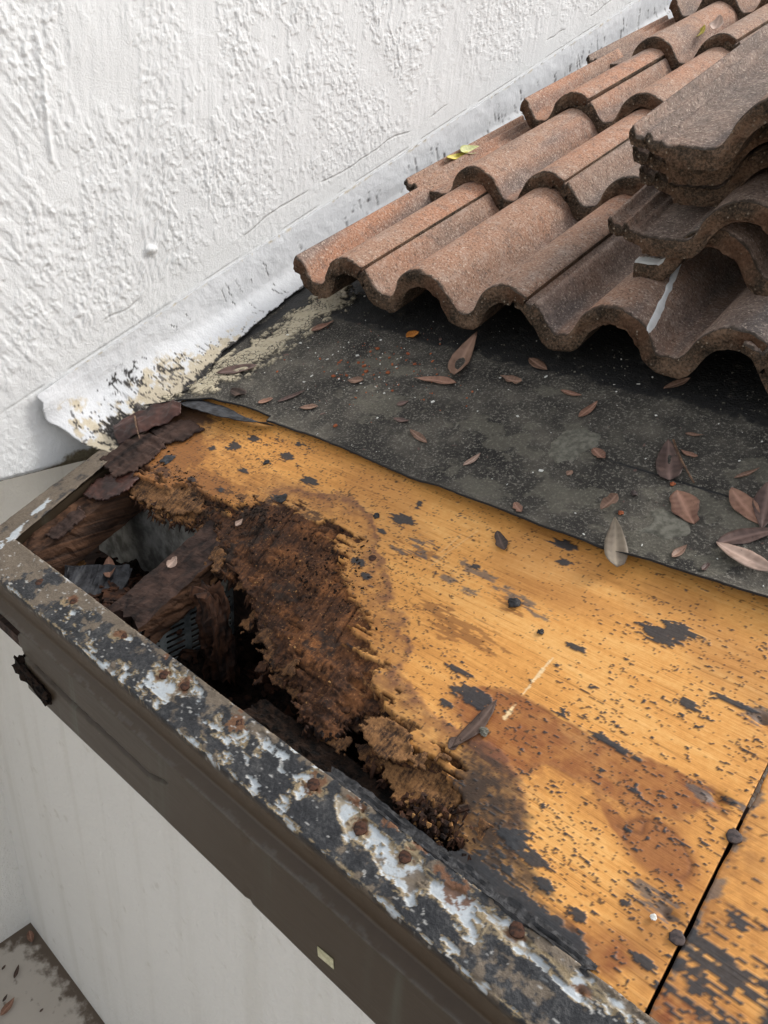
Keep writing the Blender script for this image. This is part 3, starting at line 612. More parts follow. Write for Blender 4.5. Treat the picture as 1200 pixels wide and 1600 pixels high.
def rough_box(name, p0, p1, side, up, wid, hei, mat, seed=0, amp=.003, n=26, taper=1.0, parent=None, seg=6, end=.012):
    """a split stick of timber from p0 to p1: wid along side, hei against up, ragged ends and worn faces"""
    p0, p1 = Vector(p0), Vector(p1); ax = (p1 - p0); L = ax.length; ax.normalize()
    side = (Vector(side) - ax * Vector(side).dot(ax)).normalized(); up = ax.cross(side); 
    if up.z < 0: up = -up
    per = []
    for k in range(seg): per.append((-.5 + k / seg, .0))
    for k in range(seg): per.append((.5, -k / seg))
    for k in range(seg): per.append((.5 - k / seg, -1.0))
    for k in range(seg): per.append((-.5, -1.0 + k / seg))
    m_ = len(per); r = random.Random(seed); vs_ = []
    ph = r.random() * 50
    for i in range(n + 1):
        t = i / n
        for j, (a, b) in enumerate(per):
            f = fbm(np.array([j * .9 + ph]), np.array([t * max(5.0, L * 45)]), 3, seed)[0] - .5
            g = fbm(np.array([j * 2.3 + ph]), np.array([t * max(16.0, L * 150)]), 2, seed + 3)[0] - .5
            tt = t * L
            if i in (0, n): tt += end * (fbm(np.array([a * 5 + b * 9 + ph]), np.array([b * 4 - a * 3]), 3, seed + 5)[0] - .5) * 2
            wv_ = 1 + (taper - 1) * t
            d = amp * (f * 1.6 + g * .8)
            na, nb = (0, 1) if b == 0 else ((1, 0) if a == .5 else ((0, -1) if b == -1 else (-1, 0)))
            vs_.append(p0 + ax * tt + side * (a * wid * wv_ + na * d) + up * (b * hei * wv_ + nb * d))
    fs = []
    for i in range(n):
        for j in range(m_):
            fs.append((i * m_ + j, i * m_ + (j + 1) % m_, (i + 1) * m_ + (j + 1) % m_, (i + 1) * m_ + j))
    c0 = len(vs_); vs_.append(p0 + up * (-hei / 2)); c1 = len(vs_); vs_.append(p1 + up * (-hei / 2))
    for j in range(m_):
        fs.append((c0, (j + 1) % m_, j)); fs.append((c1, n * m_ + j, n * m_ + (j + 1) % m_))
    o = link(name, new_mesh(name, [v - p0 for v in vs_], fs, smooth=False), mat, parent=parent, loc=p0)
    me = o.data
    bm = bmesh.new(); bm.from_mesh(me); bmesh.ops.recalc_face_normals(bm, faces=bm.faces); bm.to_mesh(me); bm.free()
    return o

# broken dark pieces of edge board and veneer lying across the top left corner of the deck
CORNER = [([(0.1044,0.2193),(0.1052,0.262),(0.1275,0.2956),(0.1732,0.2937),(0.1811,0.2561),(0.1737,0.2248),(0.1576,0.2047)], (-.05, .02), 41, .004), ([(0.1134,0.2959),(0.1252,0.3303),(0.1638,0.3493),(0.2008,0.3424),(0.1921,0.309),(0.1644,0.2831)], (.03, -.03), 43, .003),
          ([(0.1308,0.1541),(0.1281,0.2013),(0.145,0.225),(0.1866,0.2239),(0.1966,0.1962),(0.1772,0.1689)], (.02, .06), 45, -.004), ([(0.1502,0.0744),(0.1483,0.1178),(0.1511,0.1422),(0.1767,0.1327),(0.1811,0.0938)], (.05, .05), 47, -.008)]
# ------------------------------------------------------------------ things inside the eave
r1 = rough_box('rafter', rp(.150, .050, -.013), rp(.150, .50, -.013), (1, 0, 0), (0, 0, 1), .044, .052, M['rafter_side'], 3, .0030, n=90)
tag(r1, 'ridged dark brown end rafter under the left roof edge', 'rafter', 'exposed rafter tails')
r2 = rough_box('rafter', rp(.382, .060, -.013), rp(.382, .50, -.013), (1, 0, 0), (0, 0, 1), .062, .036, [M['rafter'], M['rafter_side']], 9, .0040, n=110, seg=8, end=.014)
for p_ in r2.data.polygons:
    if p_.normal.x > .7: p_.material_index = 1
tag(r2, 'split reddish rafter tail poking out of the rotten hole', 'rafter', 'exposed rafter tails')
wp = rough_box('rotten_strut', rp(.452, .150, -.012), rp(.452, .150, -.012) + Vector((.012, .006, -.115)), (1, 0, 0), (0, 1, 0), .034, .026, M['rotwood'], 5, .009, n=20, end=.02)
tag(wp, 'rotten black strut hanging from the broken deck inside the hole', 'timber')
st = rough_box('wood_stick', [(0.1827,0.0532,-0.035)][0], [(0.1528,0.1249,-0.035)][0], (1, 0, 0), (0, 0, 1), .016, .012, M['tanwood'], 8, .002, n=12)
tag(st, 'thin weathered stick lying under the end rafter', 'stick')
# perforated vent strip hanging below the second rafter
def vent():
    x = .406; y0, y1, z0, z1 = .02, .20, -.100, .004
    bm = bmesh.new()
    vx, vy = [], []
    cols = [(y0 + .005 + k * .036, y0 + .005 + k * .036 + .027) for k in range(5)]
    yb = sorted({y0, y1, *[c for p in cols for c in p if c < y1]}); zb = [z0]
    z = z0 + .006
    while z < z1 - .006: zb += [z, z + .0042]; z += .0085
    zb.append(z1)
    slot_y = {(a, b) for a, b in cols}
    for i in range(len(yb) - 1):
        for j in range(len(zb) - 1):
            if (yb[i], yb[i + 1]) in slot_y and j % 2 == 1: continue
            bm.faces.new([bm.verts.new(p) for p in ((x, yb[i], zb[j]), (x, yb[i + 1], zb[j]), (x, yb[i + 1], zb[j + 1]), (x, yb[i], zb[j + 1]))])
    bmesh.ops.remove_doubles(bm, verts=bm.verts, dist=1e-5)
    g = bmesh.ops.extrude_face_region(bm, geom=bm.faces[:])
    for v in [a for a in g['geom'] if isinstance(a, bmesh.types.BMVert)]: v.co.x -= .0012
    bmesh.ops.recalc_face_normals(bm, faces=bm.faces)
    me = bpy.data.meshes.new('vent_strip'); bm.to_mesh(me); bm.free()
    o = link('vent_strip', me, M['steel'])
    tag(o, 'slotted grey metal vent strip hanging below the split rafter', 'vent')
    return o
vt = vent()
for y_, z_ in ((.115, -.024), (.079, -.030)):
    bm = bmesh.new(); bmesh.ops.create_uvsphere(bm, u_segments=10, v_segments=6, radius=.0045)
    for v in bm.verts: v.co.x *= .4
    me = bpy.data.meshes.new('nail_head'); bm.to_mesh(me); bm.free()
    link('nail_head', me, M['rustnail'], parent=vt, loc=(.4075, y_, z_))
# soffit board and the dark litter lying on it
bb = link('light_mask_board', box_mesh('light_mask_board', .372, 2.0, YW - .022, YW - .004, -.099, .060), M['rafter'])  # added dark board: masks the bright house wall and light leaking into the cavity
tag(bb, 'added dark board keeping the pale wall and stray light out of the open eave', 'timber')
gb = rough_box('shaded_wall_panel', (.02, YW - .012, .055), (.368, YW - .012, .055), (0, 1, 0), (0, 0, 1), .012, .160, M['shaded_wall'], 23, .002, n=24)  # added in front of the house wall, its eave shade put into a darker colour
tag(gb, 'added grey panel painted as the shaded, dirty house wall between the two rafters', 'masonry')
kb = rough_box('rake_board', rp(.108, .004, -.006), rp(.108, .42, -.006), (1, 0, 0), (0, 0, 1), .018, .095, M['fascia'], 19, .0008)
tag(kb, 'brown board under the short left roof edge', 'board')
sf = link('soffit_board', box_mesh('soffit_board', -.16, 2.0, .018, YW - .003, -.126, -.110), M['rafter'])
tag(sf, 'dark soffit board closing the eave from below', 'soffit')
lx = np.linspace(.12, 1.4, 360); ly = np.linspace(.02, YW - .006, 70)
LX, LY = np.meshgrid(lx, ly, indexing='ij')
lh = -.098 + .030 * sst(.35, .75, fbm(LX * 14, LY * 18, 4, 3)) + .016 * (fbm(LX * 60, LY * 60, 4, 6)) + .024 * np.exp(-((LY - .03) / .04) ** 2) * fbm(LX * 20, LY * 10, 3, 9)
lh += .052 * np.exp(-(((LX - .84) / .10) ** 2 + ((LY - .04) / .04) ** 2)) + .048 * np.exp(-(((LX - .24) / .12) ** 2 + ((LY - .07) / .07) ** 2))
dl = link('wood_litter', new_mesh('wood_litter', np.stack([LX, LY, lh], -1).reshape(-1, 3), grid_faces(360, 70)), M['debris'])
tag(dl, 'black crumbled wood litter lying inside the open eave', 'debris', kind='stuff')
fc = rough_box('felt_scrap', [(0.2042,0.0717,-0.03)][0], [(0.2588,0.1309,-0.03)][0], (0, 1, .3), (0, 0, 1), .070, .010, M['blackfelt'], 12, .006, n=18)
tag(fc, 'torn chunk of black felt lying inside the eave between the rafters', 'felt')

# ------------------------------------------------------------------ lower plies showing inside the hole
def flake(name, px, tilt, mat, seed, res=.0017, thick=.004, frag=.012, w0=-.010, drop=.0, parent=None, attrs_rot=True, tanv=.3):
    """a ragged sheet of delaminated ply: outline in roof coordinates, tilted by (dw/dx, dw/dv)"""
    px = np.array(px); x0, v0 = px.min(0) - .01; x1, v1 = px.max(0) + .01
    a = np.arange(x0, x1, res); b = np.arange(v0, v1, res)
    X, V = np.meshgrid(a, b, indexing='ij'); d = sdf([tuple(p) for p in px], X, V)
    d = d + frag * 1.5 * (fbm(X * 30, V * 160, 4, seed) - .5) + frag * (fbm(X * 140, V * 60, 3, seed + 2) - .5)
    cx, cv = px.mean(0)
    W = w0 + tilt[0] * (X - cx) + tilt[1] * (V - cv) + .005 * (fbm(X * 30, V * 120, 4, seed + 4) - .5) + .004 * (fbm(X * 90, V * 90, 3, seed + 5) - .5) - drop * np.exp(d / .006)
    k = (d < 0).ravel(); F = grid_faces(*X.shape, k)
    P, F, _ = compact(np.stack([X, V, W], -1).reshape(-1, 3), F)
    Q, G = slab(P, F, np.array([[0, 0, -thick]])); n = len(Q)
    z = np.zeros(n); at = {k_: z for k_ in A}; at = dict(at); at['rot'] = np.full(n, 1.0 if attrs_rot else 0.0); at['tan'] = np.full(n, tanv)
    return link(name, new_mesh(name, Q, G, attrs=at), mat, parent=parent)
FL = [
 ([(0.3043,0.2282),(0.3403,0.2332),(0.4369,0.1842),(0.512,0.1541),(0.5687,0.1316),(0.6053,0.1159),(0.6428,0.1122),(0.6685,0.0859),(0.6891,0.083),(0.6994,0.114),(0.729,0.133),(0.7059,0.1605),(0.6112,0.2067),(0.4386,0.2844)], (.0, .06), 21, -.0135, .0),
 ([(0.5242,0.1525),(0.5654,0.1462),(0.6257,0.1165),(0.6726,0.0858),(0.6576,0.0844),(0.6134,0.0997),(0.5837,0.1088)], (-.08, .05), 23, -.021, .2),
 ([(0.72,0.1136),(0.7378,0.125),(0.7902,0.1171),(0.813,0.125),(0.8012,0.1028),(0.7686,0.0882),(0.7429,0.0911)], (.03, -.05), 25, -.0005, .42),
 ([(0.7626,0.0928),(0.8017,0.1188),(0.8401,0.1093),(0.8546,0.0797),(0.8271,0.0671),(0.7866,0.073)], (.05, .10), 27, -.011, .45),
 ([(0.1381,0.2122),(0.1822,0.2525),(0.2944,0.2488),(0.3369,0.2211),(0.2975,0.2005),(0.2464,0.196),(0.1932,0.1975)], (.02, .08), 29, -.0085, .35),
 ([(0.3159,0.2168),(0.3398,0.2374),(0.4182,0.1898),(0.442,0.1619),(0.4059,0.171)], (.15, .05), 31, -.014, .3),
]
for px_, tl_, sd_, w_, tn_ in FL:
    flake('loose_ply', px_, tl_, M['ply'], sd_, w0=w_, parent=ply, tanv=tn_)
rf_ = np.random.default_rng(77)
ed_ = P.reshape(len(xs), len(vs), 3)[(dr > .001) & (dr < .008) & (Vv > .075) & (X > .40)]
for k_ in range(34):
    x, v, w = ed_[rf_.integers(len(ed_))]; ln = rf_.uniform(.012, .032); wd = rf_.uniform(.004, .011)
    along_x = x > .60 or rf_.random() < .3
    if along_x: poly = [(x - ln, v - wd * .3), (x - ln * .5, v - wd), (x + ln, v - wd * .7), (x + ln * .9, v + wd), (x - ln * .3, v + wd * .8)]
    else: poly = [(x - wd, v - ln), (x + wd * .4, v - ln * .8), (x + wd, v + ln * .8), (x - wd * .8, v + ln)]
    flake('loose_ply', poly, (rf_.uniform(-.15, .5) if along_x else rf_.uniform(-.1, .1), rf_.uniform(.1, .5)), M['ply'], 100 + k_, res=.0014, thick=rf_.uniform(.0012, .003), frag=.007, w0=w + rf_.uniform(-.012, .0), parent=ply, tanv=rf_.choice([0, .1, .25]))
for px_, tl_, sd_, w_ in CORNER:
    flake('torn_veneer', px_, tl_, M['redfelt'] if sd_ == 45 else M['rafter'], sd_, w0=w_, parent=ply, thick=.003, frag=.009)
# splinters and hanging fibres along the broken edge: real slivers, joined as one part
def splinters(name, n, seed, picks, mat, parent, lmin=.006, lmax=.03):
    r = np.random.default_rng(seed); vs_, fs = [], []
    for _ in range(n):
        i = picks[r.integers(len(picks))]; x, v, w = i
        L = r.uniform(lmin, lmax) * r.uniform(.4, 1); wd = r.uniform(.0006, .0022); th = wd * .6
        ang = r.choice([r.normal(-math.pi / 2, .35), r.normal(math.pi, .3), r.normal(0, .3)], p=[.6, .25, .15])
        dirv = np.array([math.cos(ang), math.sin(ang), -r.uniform(.0, .9)]); dirv /= np.linalg.norm(dirv)
        sd = np.cross(dirv, [0, 0, 1]); sd /= np.linalg.norm(sd); up = np.cross(sd, dirv)
        b = np.array([x, v, w]) - dirv * L * .25 + np.array([0, 0, r.uniform(-.010, .0005)])
        k = len(vs_)
        for t, s_ in ((0, 1), (.55, .8), (1, .12)):
            c = b + dirv * L * t + np.array([0, 0, -.25 * L * t * t])
            for da, db in ((-1, -1), (1, -1), (1, 1), (-1, 1)): vs_.append(c + sd * da * wd * s_ + up * db * th * s_)
        for q_ in range(2):
            for j in range(4): fs.append((k + q_ * 4 + j, k + q_ * 4 + (j + 1) % 4, k + q_ * 4 + 4 + (j + 1) % 4, k + q_ * 4 + 4 + j))
        fs.append((k + 3, k + 2, k + 1, k)); fs.append((k + 8, k + 9, k + 10, k + 11))
    o = link(name, new_mesh(name, vs_, fs, smooth=False), mat, parent=parent)
    o['kind'] = 'stuff'
    return o
edge_pts = P.reshape(len(xs), len(vs), 3)[(dr > 0) & (dr < .006) & (Vv > .075)]
rot_pts = P.reshape(len(xs), len(vs), 3)[(dr > .004) & (A['rot'] > .5)]
splinters('splinters', 1300, 5, edge_pts, M['rotwood'], ply, .003, .017)
tan_e = [p for p in edge_pts if p[0] > .72 or p[0] < .32]
splinters('splinters', 110, 6, tan_e, M['tanwood'], ply, .003, .009)
splinters('splinters', 260, 8, rot_pts, M['rotwood'], ply, .002, .008)

# chips: small broken pieces as one mass of litter
def chips(name, pts, smin, smax, mat, label, seed, flat=.4, thing=True, parent=None, frame=True):
    r = np.random.default_rng(seed); vs_, fs = [], []
    base = np.array([(-1, -1, -1), (1, -1, -1), (1, 1, -1), (-1, 1, -1), (-1, -1, 1), (1, -1, 1), (1, 1, 1), (-1, 1, 1)], float)
    for p in pts:
        s_ = smin * (smax / smin) ** r.random() ** 2; a = r.uniform(0, 6.28)
        sc_ = np.array([r.uniform(.6, 1.6), r.uniform(.4, 1), flat * r.uniform(.5, 1.2)]) * s_ / 2
        q_ = (base + r.uniform(-.35, .35, (8, 3))) * sc_
        tx = r.normal(0, .25); R_ = np.array([[math.cos(a), -math.sin(a), 0], [math.sin(a), math.cos(a), 0], [0, 0, 1]]) @ np.array([[1, 0, 0], [0, math.cos(tx), -math.sin(tx)], [0, math.sin(tx), math.cos(tx)]])
        q_ = q_ @ R_.T + p + np.array([0, 0, sc_[2] * .7]); k = len(vs_)
        vs_ += list(q_)
        fs += [(k + 3, k + 2, k + 1, k), (k + 4, k + 5, k + 6, k + 7), (k, k + 1, k + 5, k + 4), (k + 1, k + 2, k + 6, k + 5), (k + 2, k + 3, k + 7, k + 6), (k + 3, k, k + 4, k + 7)]
    o = link(name, new_mesh(name, vs_, fs, smooth=False), mat, parent=parent, rot=ROT if frame else None)
    o['kind'] = 'stuff'
    if label: o['label'] = label
    return o
r_ = np.random.default_rng(3)
def near_ply(cx, cv, sx, sv, n):
    out = []
    flat = P.reshape(len(xs), len(vs), 3)
    while len(out) < n:
        x, v = r_.normal(cx, sx), r_.normal(cv, sv)
        i, j = int((x - xs[0]) / RS), int((v - vs[0]) / RS)
        if 0 <= i < len(xs) and 0 <= j < len(vs) and dr[i, j] > .0: out.append(flat[i, j])
    return out
cc = [(0.8193,0.0718),(0.8451,0.0734),(0.7941,0.0679),(0.763,0.0606),(0.3547,0.2272),(0.4117,0.2569),(0.4908,0.261),(0.2468,0.2566),(0.6954,0.0634)]
chips('wood_chips', near_ply(*cc[4], .03, .015, 420) + near_ply(*cc[5], .03, .010, 260) + near_ply(.56, .23, .04, .03, 500) + near_ply(*cc[7], .03, .012, 110), .0007, .0034, M['debris'], 'dark crumbs of rotten wood scattered over the rotten patch', 31)
chips('wood_chips', near_ply(.62, .22, .10, .05, 500), .0006, .0022, M['tanwood'], 'tiny pale wood crumbs scattered over the rotten patch', 32)
pile = []
for c_, n_ in ((cc[0], 210), (cc[1], 190), (cc[2], 120), (cc[3], 110), (cc[8], 40)):
    for _ in range(n_):
        x, v = r_.normal(c_[0], .017), max(.052, r_.normal(c_[1] + .002, .008)); pile.append((x, v, -.020 - (.022 if c_[0] < cc[2][0] + .001 else 0) + .010 * math.exp(-((x - cc[1][0]) / .05) ** 2) + r_.uniform(-.008, .004)))
chips('wood_chips', pile, .0011, .0052, M['rotwood'], 'dark red-brown chips of rotten wood heaped behind the metal edge', 33, .45)
chips('wood_chips', [p for p in pile[:400] if r_.random() < .16], .0009, .0048, M['tanwood'], 'pale broken wood chips heaped at the lower end of the rot', 34, .35)
pk = [(p[0], p[1], p[2] + .012) for p in pile]
splinters('splinters', 300, 12, pk, M['rotwood'], ply, .005, .020); splinters('splinters', 36, 13, pk[:400], M['tanwood'], ply, .003, .010)
cav = []
for _ in range(420):
    x, y = r_.uniform(.18, .98), r_.uniform(.03, .2); i, j = int((x - .12) / 1.28 * 359), int((y - .02) / (YW - .026) * 69); cav.append((x, y, lh[i, min(j, 69)]))
for _ in range(360):
    x, y = r_.normal(.25, .06), r_.uniform(.03, .2); i, j = int(np.clip((x - .12) / 1.28 * 359, 0, 359)), int((y - .02) / (YW - .026) * 69); cav.append((x, y, lh[i, min(j, 69)] + .002))
chips('wood_chips', cav, .004, .022, M['rotwood'], 'rotten wood chips on the floor of the open eave', 35, .35, frame=False)
# backing ledge under the litter, behind the drip edge
lg = rough_box('backing_strip', rp(.60, .064, -.022), rp(1.02, .064, -.015), (0, 1, 0), (0, 0, 1), .036, .012, M['debris'], 14, .005, n=120, seg=10)
tag(lg, 'charred black strip of wood behind the nailed metal edge', 'timber')
tr = rough_box('tar_bead', rp(.735, .0555, .002), rp(.99, .0545, .002), (0, 1, 0), (0, 0, 1), .011, .004, M['tar'], 16, .0034, n=190, end=.01, seg=5)
tag(tr, 'line of old black tar along the inner rim of the metal edge', 'tar')

# ------------------------------------------------------------------ metal drip edge with its nails
def drip():
    xs = np.arange(.118, 1.42, .0012)
    prof = []                                     # (v, w) from the inner rim out, over the corner, down the face, out to the kicked lip
    for t in np.linspace(0, 1, 44): prof.append((.0505 - .0505 * t, .0022))
    for a in np.linspace(.3, 1.57, 5): prof.append((-.0022 * math.sin(a), .0022 * math.cos(a)))
    n0 = len(prof)
    # the face drops plumb (world z), so turn the world offsets into roof coordinates
    def wq(y, z): return (-.0022 + y * CP + z * SP, -y * SP + z * CP)
    for z in np.linspace(-.003, -.026, 10): prof.append(wq(.0 + 0 * z, z))
    for t in np.linspace(.15, 1, 7): prof.append(wq(-.013 * t, -.026 - .008 * t))
    for t in np.linspace(.2, 1, 3): prof.append(wq(-.013 + .004 * t, -.034 - .003 * t))
    pr = np.array(prof); n = len(pr)
    X, K = np.meshgrid(xs, np.arange(n), indexing='ij')
    V = pr[K, 0]; Wd = pr[K, 1]
    top = K < n0; s = np.concatenate([[0], np.cumsum(np.hypot(*np.diff(pr, axis=0).T))])[K]
    paint = np.zeros(X.shape)
    def soft(poly, w_): return np.clip(.5 - sdf(poly, X, V) / w_, 0, 1)
    big = [(0.7515,0.0424),(0.777,0.0448),(0.8228,0.0415),(0.8695,0.0406),(0.8982,0.043),(0.9264,0.0439),(0.9688,0.0443),(1.0209,0.0501),(1.0342,0.0458),(1.0069,0.0372),(0.9901,0.0332),(0.9617,0.039),(0.9398,0.0317),(0.9209,0.0335),(0.9211,0.02),(0.9128,0.018),(0.888,0.0239),(0.8617,0.0258),(0.832,0.0138),(0.8094,0.0202),(0.7892,0.0185),(0.7693,0.0241)]
    pats = [big, [(0.4892,0.0292),(0.5045,0.0462),(0.5368,0.0476),(0.561,0.0386),(0.5471,0.0271),(0.5398,0.0138),(0.5109,0.0132)], [(0.5899,0.0287),(0.5992,0.0364),(0.6267,0.0263),(0.6371,0.0428),(0.6488,0.0407),(0.6405,0.0227),(0.6204,0.0174)], [(0.7125,0.0273),(0.7217,0.045),(0.7419,0.0443),(0.7424,0.032),(0.7331,0.0215),(0.7174,0.0192)], [(0.4022,0.0366),(0.4123,0.0499),(0.4342,0.0455),(0.4374,0.0324),(0.4202,0.028)], [(0.6494,0.0427),(0.6613,0.0489),(0.6657,0.0362),(0.6552,0.0331)]]
    paint = np.maximum.reduce([soft(p_, .014) * (.80 if i_ == 0 else .62) for i_, p_ in enumerate(pats)])
    spk_ = [(0.3244,0.0195),(0.3547,0.0329),(0.3785,0.0068),(0.4252,0.0051),(0.4552,0.0024),(0.4878,0.0014),(0.5119,0.0013),(0.4839,0.0128),(0.4565,0.0146),(0.6142,0.0101),(0.6574,0.0269),(0.7264,-0.009),(0.7217,0.0116),(0.8345,0.0109),(0.8564,0.0163),(0.902,0.0048),(0.8683,0.0013),(0.6381,0.0064)]
    pp = np.where(paint > .5, .5 + (paint - .5) * 1.2, paint * .7)
    band1 = [(0.2604,-0.0033),(0.3165,0.0104),(0.3799,0.0077),(0.4324,0.0046),(0.4878,0.0014),(0.5357,0.005)]
    pp = np.maximum(pp, .17 * np.exp(-(pld(band1, X, V) / .009) ** 2))
    pp = np.maximum(pp, gs([(*c, .018, .009) for c in spk_], X, V) * .17)
    pp = np.maximum(pp, .018 + .07 * sst(.45, .7, fbm(X * 9, V * 20, 3, 3)))
    pp = np.maximum(pp, .45 * np.exp(-(V / .0022) ** 2) * sst(.40, .6, fbm(X * 12, X * 0, 3, 4)) + .34 * np.exp(-((V - .0505) / .002) ** 2))
    ua = rank(fbm(X * 60, V * 75, 5, 4, .66) + .5 * fbm(X * 42 + V * 50, V * 210, 4, 7, .6)); ub = rank(fbm(X * 120, V * 140, 4, 9, .65)); uc = rank(fbm(X * 36, V * 36, 5, 12, .6))
    paint = cover(pp, ua, .03); rim = np.clip(cover(pp + .17 * (pp > .10), ua, .06) , 0, 1)
    stain = cover(np.maximum(.20 + .5 * np.exp(-np.abs(pp - .52) / .10), 0) * (pp > .2), .5 * ub + .5 * uc, .14) * .9
    nl = [(0.3154,0.0343),(0.4209,0.0375),(0.507,0.0318),(0.5395,0.0366),(0.6234,0.0404),(0.7293,0.0372),(0.7903,0.0321),(0.8358,0.0364),(0.9362,0.0441)]
    stain = np.maximum(stain, cover(gs([(*c, .013, .011) for c in nl], X, V) * .95, ub, .12))
    dirt = np.clip(sst(.255, .165, X - .055 * (V - .012) / .05) * 1.05, 0, 1)
    dirt = np.maximum.reduce([dirt, 1.0 * np.exp(-(pld([(0.2747,0.0165),(0.2971,0.0409),(0.3471,0.0472),(0.425,0.0503)], X, V) / .013) ** 2) * .9, gs(el([(0.617,0.0461),(0.5867,0.0462),(0.6426,0.0447)], (.030, .010), (.02, .012), (.02, .008)), X, V) * .95, gs(el([(0.6134,-0.0139),(0.6327,0.0028),(0.4501,0.0059),(0.8559,0.0292),(0.8579,0.0442)], (.022, .010), (.016, .010), (.014, .01), (.012, .010), (.012, .010)), X, V) * .75, .30 * sst(.42, .6, fbm(X * 22, V * 40, 3, 8)), .55 * np.exp(-((V - .049) / .006) ** 2)])
    dirt = cover(dirt, .5 * ub + .5 * uc, .10)
    rust = np.maximum(gs([(*c, a, a * .85) for c, a in zip(nl, (.008, .0075, .0075, .008, .013, .010, .007, .007, .008))], X, V) * 1.1, gs(el([(0.4938,0.0472),(0.8898,0.0381),(0.8758,0.0405),(0.9907,0.0365),(0.8488,0.051),(0.8098,0.0489),(0.7744,0.0477),(0.6127,-0.0843)], (.005, .004), (.016, .010), (.014, .006), (.006, .005), (.014, .004), (.012, .004), (.010, .004), (.006, .004)), X, V) * .75)
    rust = cover(rust, ub, .10)
    scr = cover(.035 + 0 * X, rank(fbm(X * 150 + V * 150, V * 300 - X * 60, 2, 3)), .012) * .7
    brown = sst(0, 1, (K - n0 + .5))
    lip = cover(np.exp(-((K - (n0 + 16)) / 2.4) ** 2) * .75 + np.exp(-((K - n0) / 1.2) ** 2) * .5 + .02, rank(fbm(X * 70, K * .55, 4, 9, .65)), .12)
    tarm = 1 - np.maximum(paint, .5 * rim)
    Wd = Wd + np.where(top, .0010 * np.clip(rim - paint, 0, 1) * ub, 0) + np.where(top, .0019 * tarm * fbm(X * 75, V * 75, 4, 3) + .0010 * tarm, 0) + .0012 * (fbm(X * 9, X * 0 + 3, 3, 5) - .5) * np.where(top, .6, 1)
    V = V + .0012 * (fbm(X * 14, X * 0, 3, 7) - .5) + np.where(K > n0 + 9, .0022 * (fbm(X * 7, X * 0 + 9, 2, 2) - .5), 0) + np.where(np.abs(K - n0) < 3, .0012 * (fbm(X * 160, K * .7, 3, 9) - .5), 0)
    for c in [(0.9917,0.0372),(0.7837,0.044),(0.9474,0.041)]:
        Wd = Wd - np.where(top, .004 * np.exp(-(((X - c[0]) / .0022) ** 2 + ((V - c[1]) / .0022) ** 2)), 0)
    F = grid_faces(len(xs), n)[:, ::-1]
    Q, G = slab(np.stack([X, V, Wd], -1).reshape(-1, 3), F, np.array([[0, .0006, -.0014]]))
    d = lambda a: np.concatenate([a.ravel()] * 2)
    o = link('drip_edge', new_mesh('drip_edge', Q, G, attrs=dict(paint=d(paint), rim=d(rim), stain=d(stain), scr=d(scr), dirt=d(dirt), rust=d(rust), brown=d(brown), lip=d(lip))), M['drip'], rot=ROT)
    return tag(o, 'nailed metal roof edge with peeling white paint and black tar along the eave', 'metal edge', 'metal roof edges')
de = drip()
def nail_mesh(r, seed, flat=.26):
    g = random.Random(seed); bm = bmesh.new(); bmesh.ops.create_uvsphere(bm, u_segments=20, v_segments=12, radius=r)
    for v in bm.verts:
        k = 1 + .04 * math.sin(3 * math.atan2(v.co.y, v.co.x) + seed) + .05 * math.sin(7 * math.atan2(v.co.y, v.co.x) + seed * 2); rr_ = math.hypot(v.co.x, v.co.y) / r
        v.co.z = (r * flat * (.62 - .22 * rr_ ** 4) if v.co.z > 0 else -r * .2); v.co.x *= k * 1.05; v.co.y *= k
    me = bpy.data.meshes.new('nail_head'); bm.to_mesh(me); bm.free()
    me.polygons.foreach_set('use_smooth', [True] * len(me.polygons)); return me
for i, (c, r) in enumerate(zip([(0.3192,0.0338),(0.4242,0.037),(0.5098,0.0313),(0.5422,0.036),(0.6257,0.0398),(0.731,0.0366),(0.7917,0.0316),(0.837,0.0358),(0.9369,0.0435),(0.2467,0.0269)], (.0048, .0045, .0050, .0052, .0050, .0058, .0058, .0052, .0058, .0055))):
    o = link('nail_head', nail_mesh(r, i), M['rustnail'], parent=de, loc=(c[0], c[1], .0036))
for i, (c, r) in enumerate(zip([(1.0315,0.1928),(1.0277,0.1053)], (.0055, .0052))):
    link('nail_head', nail_mesh(r, i + 20), M['darknail'], parent=ply2, loc=(c[0], c[1], .0002))
for i, c in enumerate([(0.5992,0.2713)]):
    link('nail_head', nail_mesh(.0045, i + 30), M['rustnail'], parent=ply, loc=(c[0], c[1], .0002))
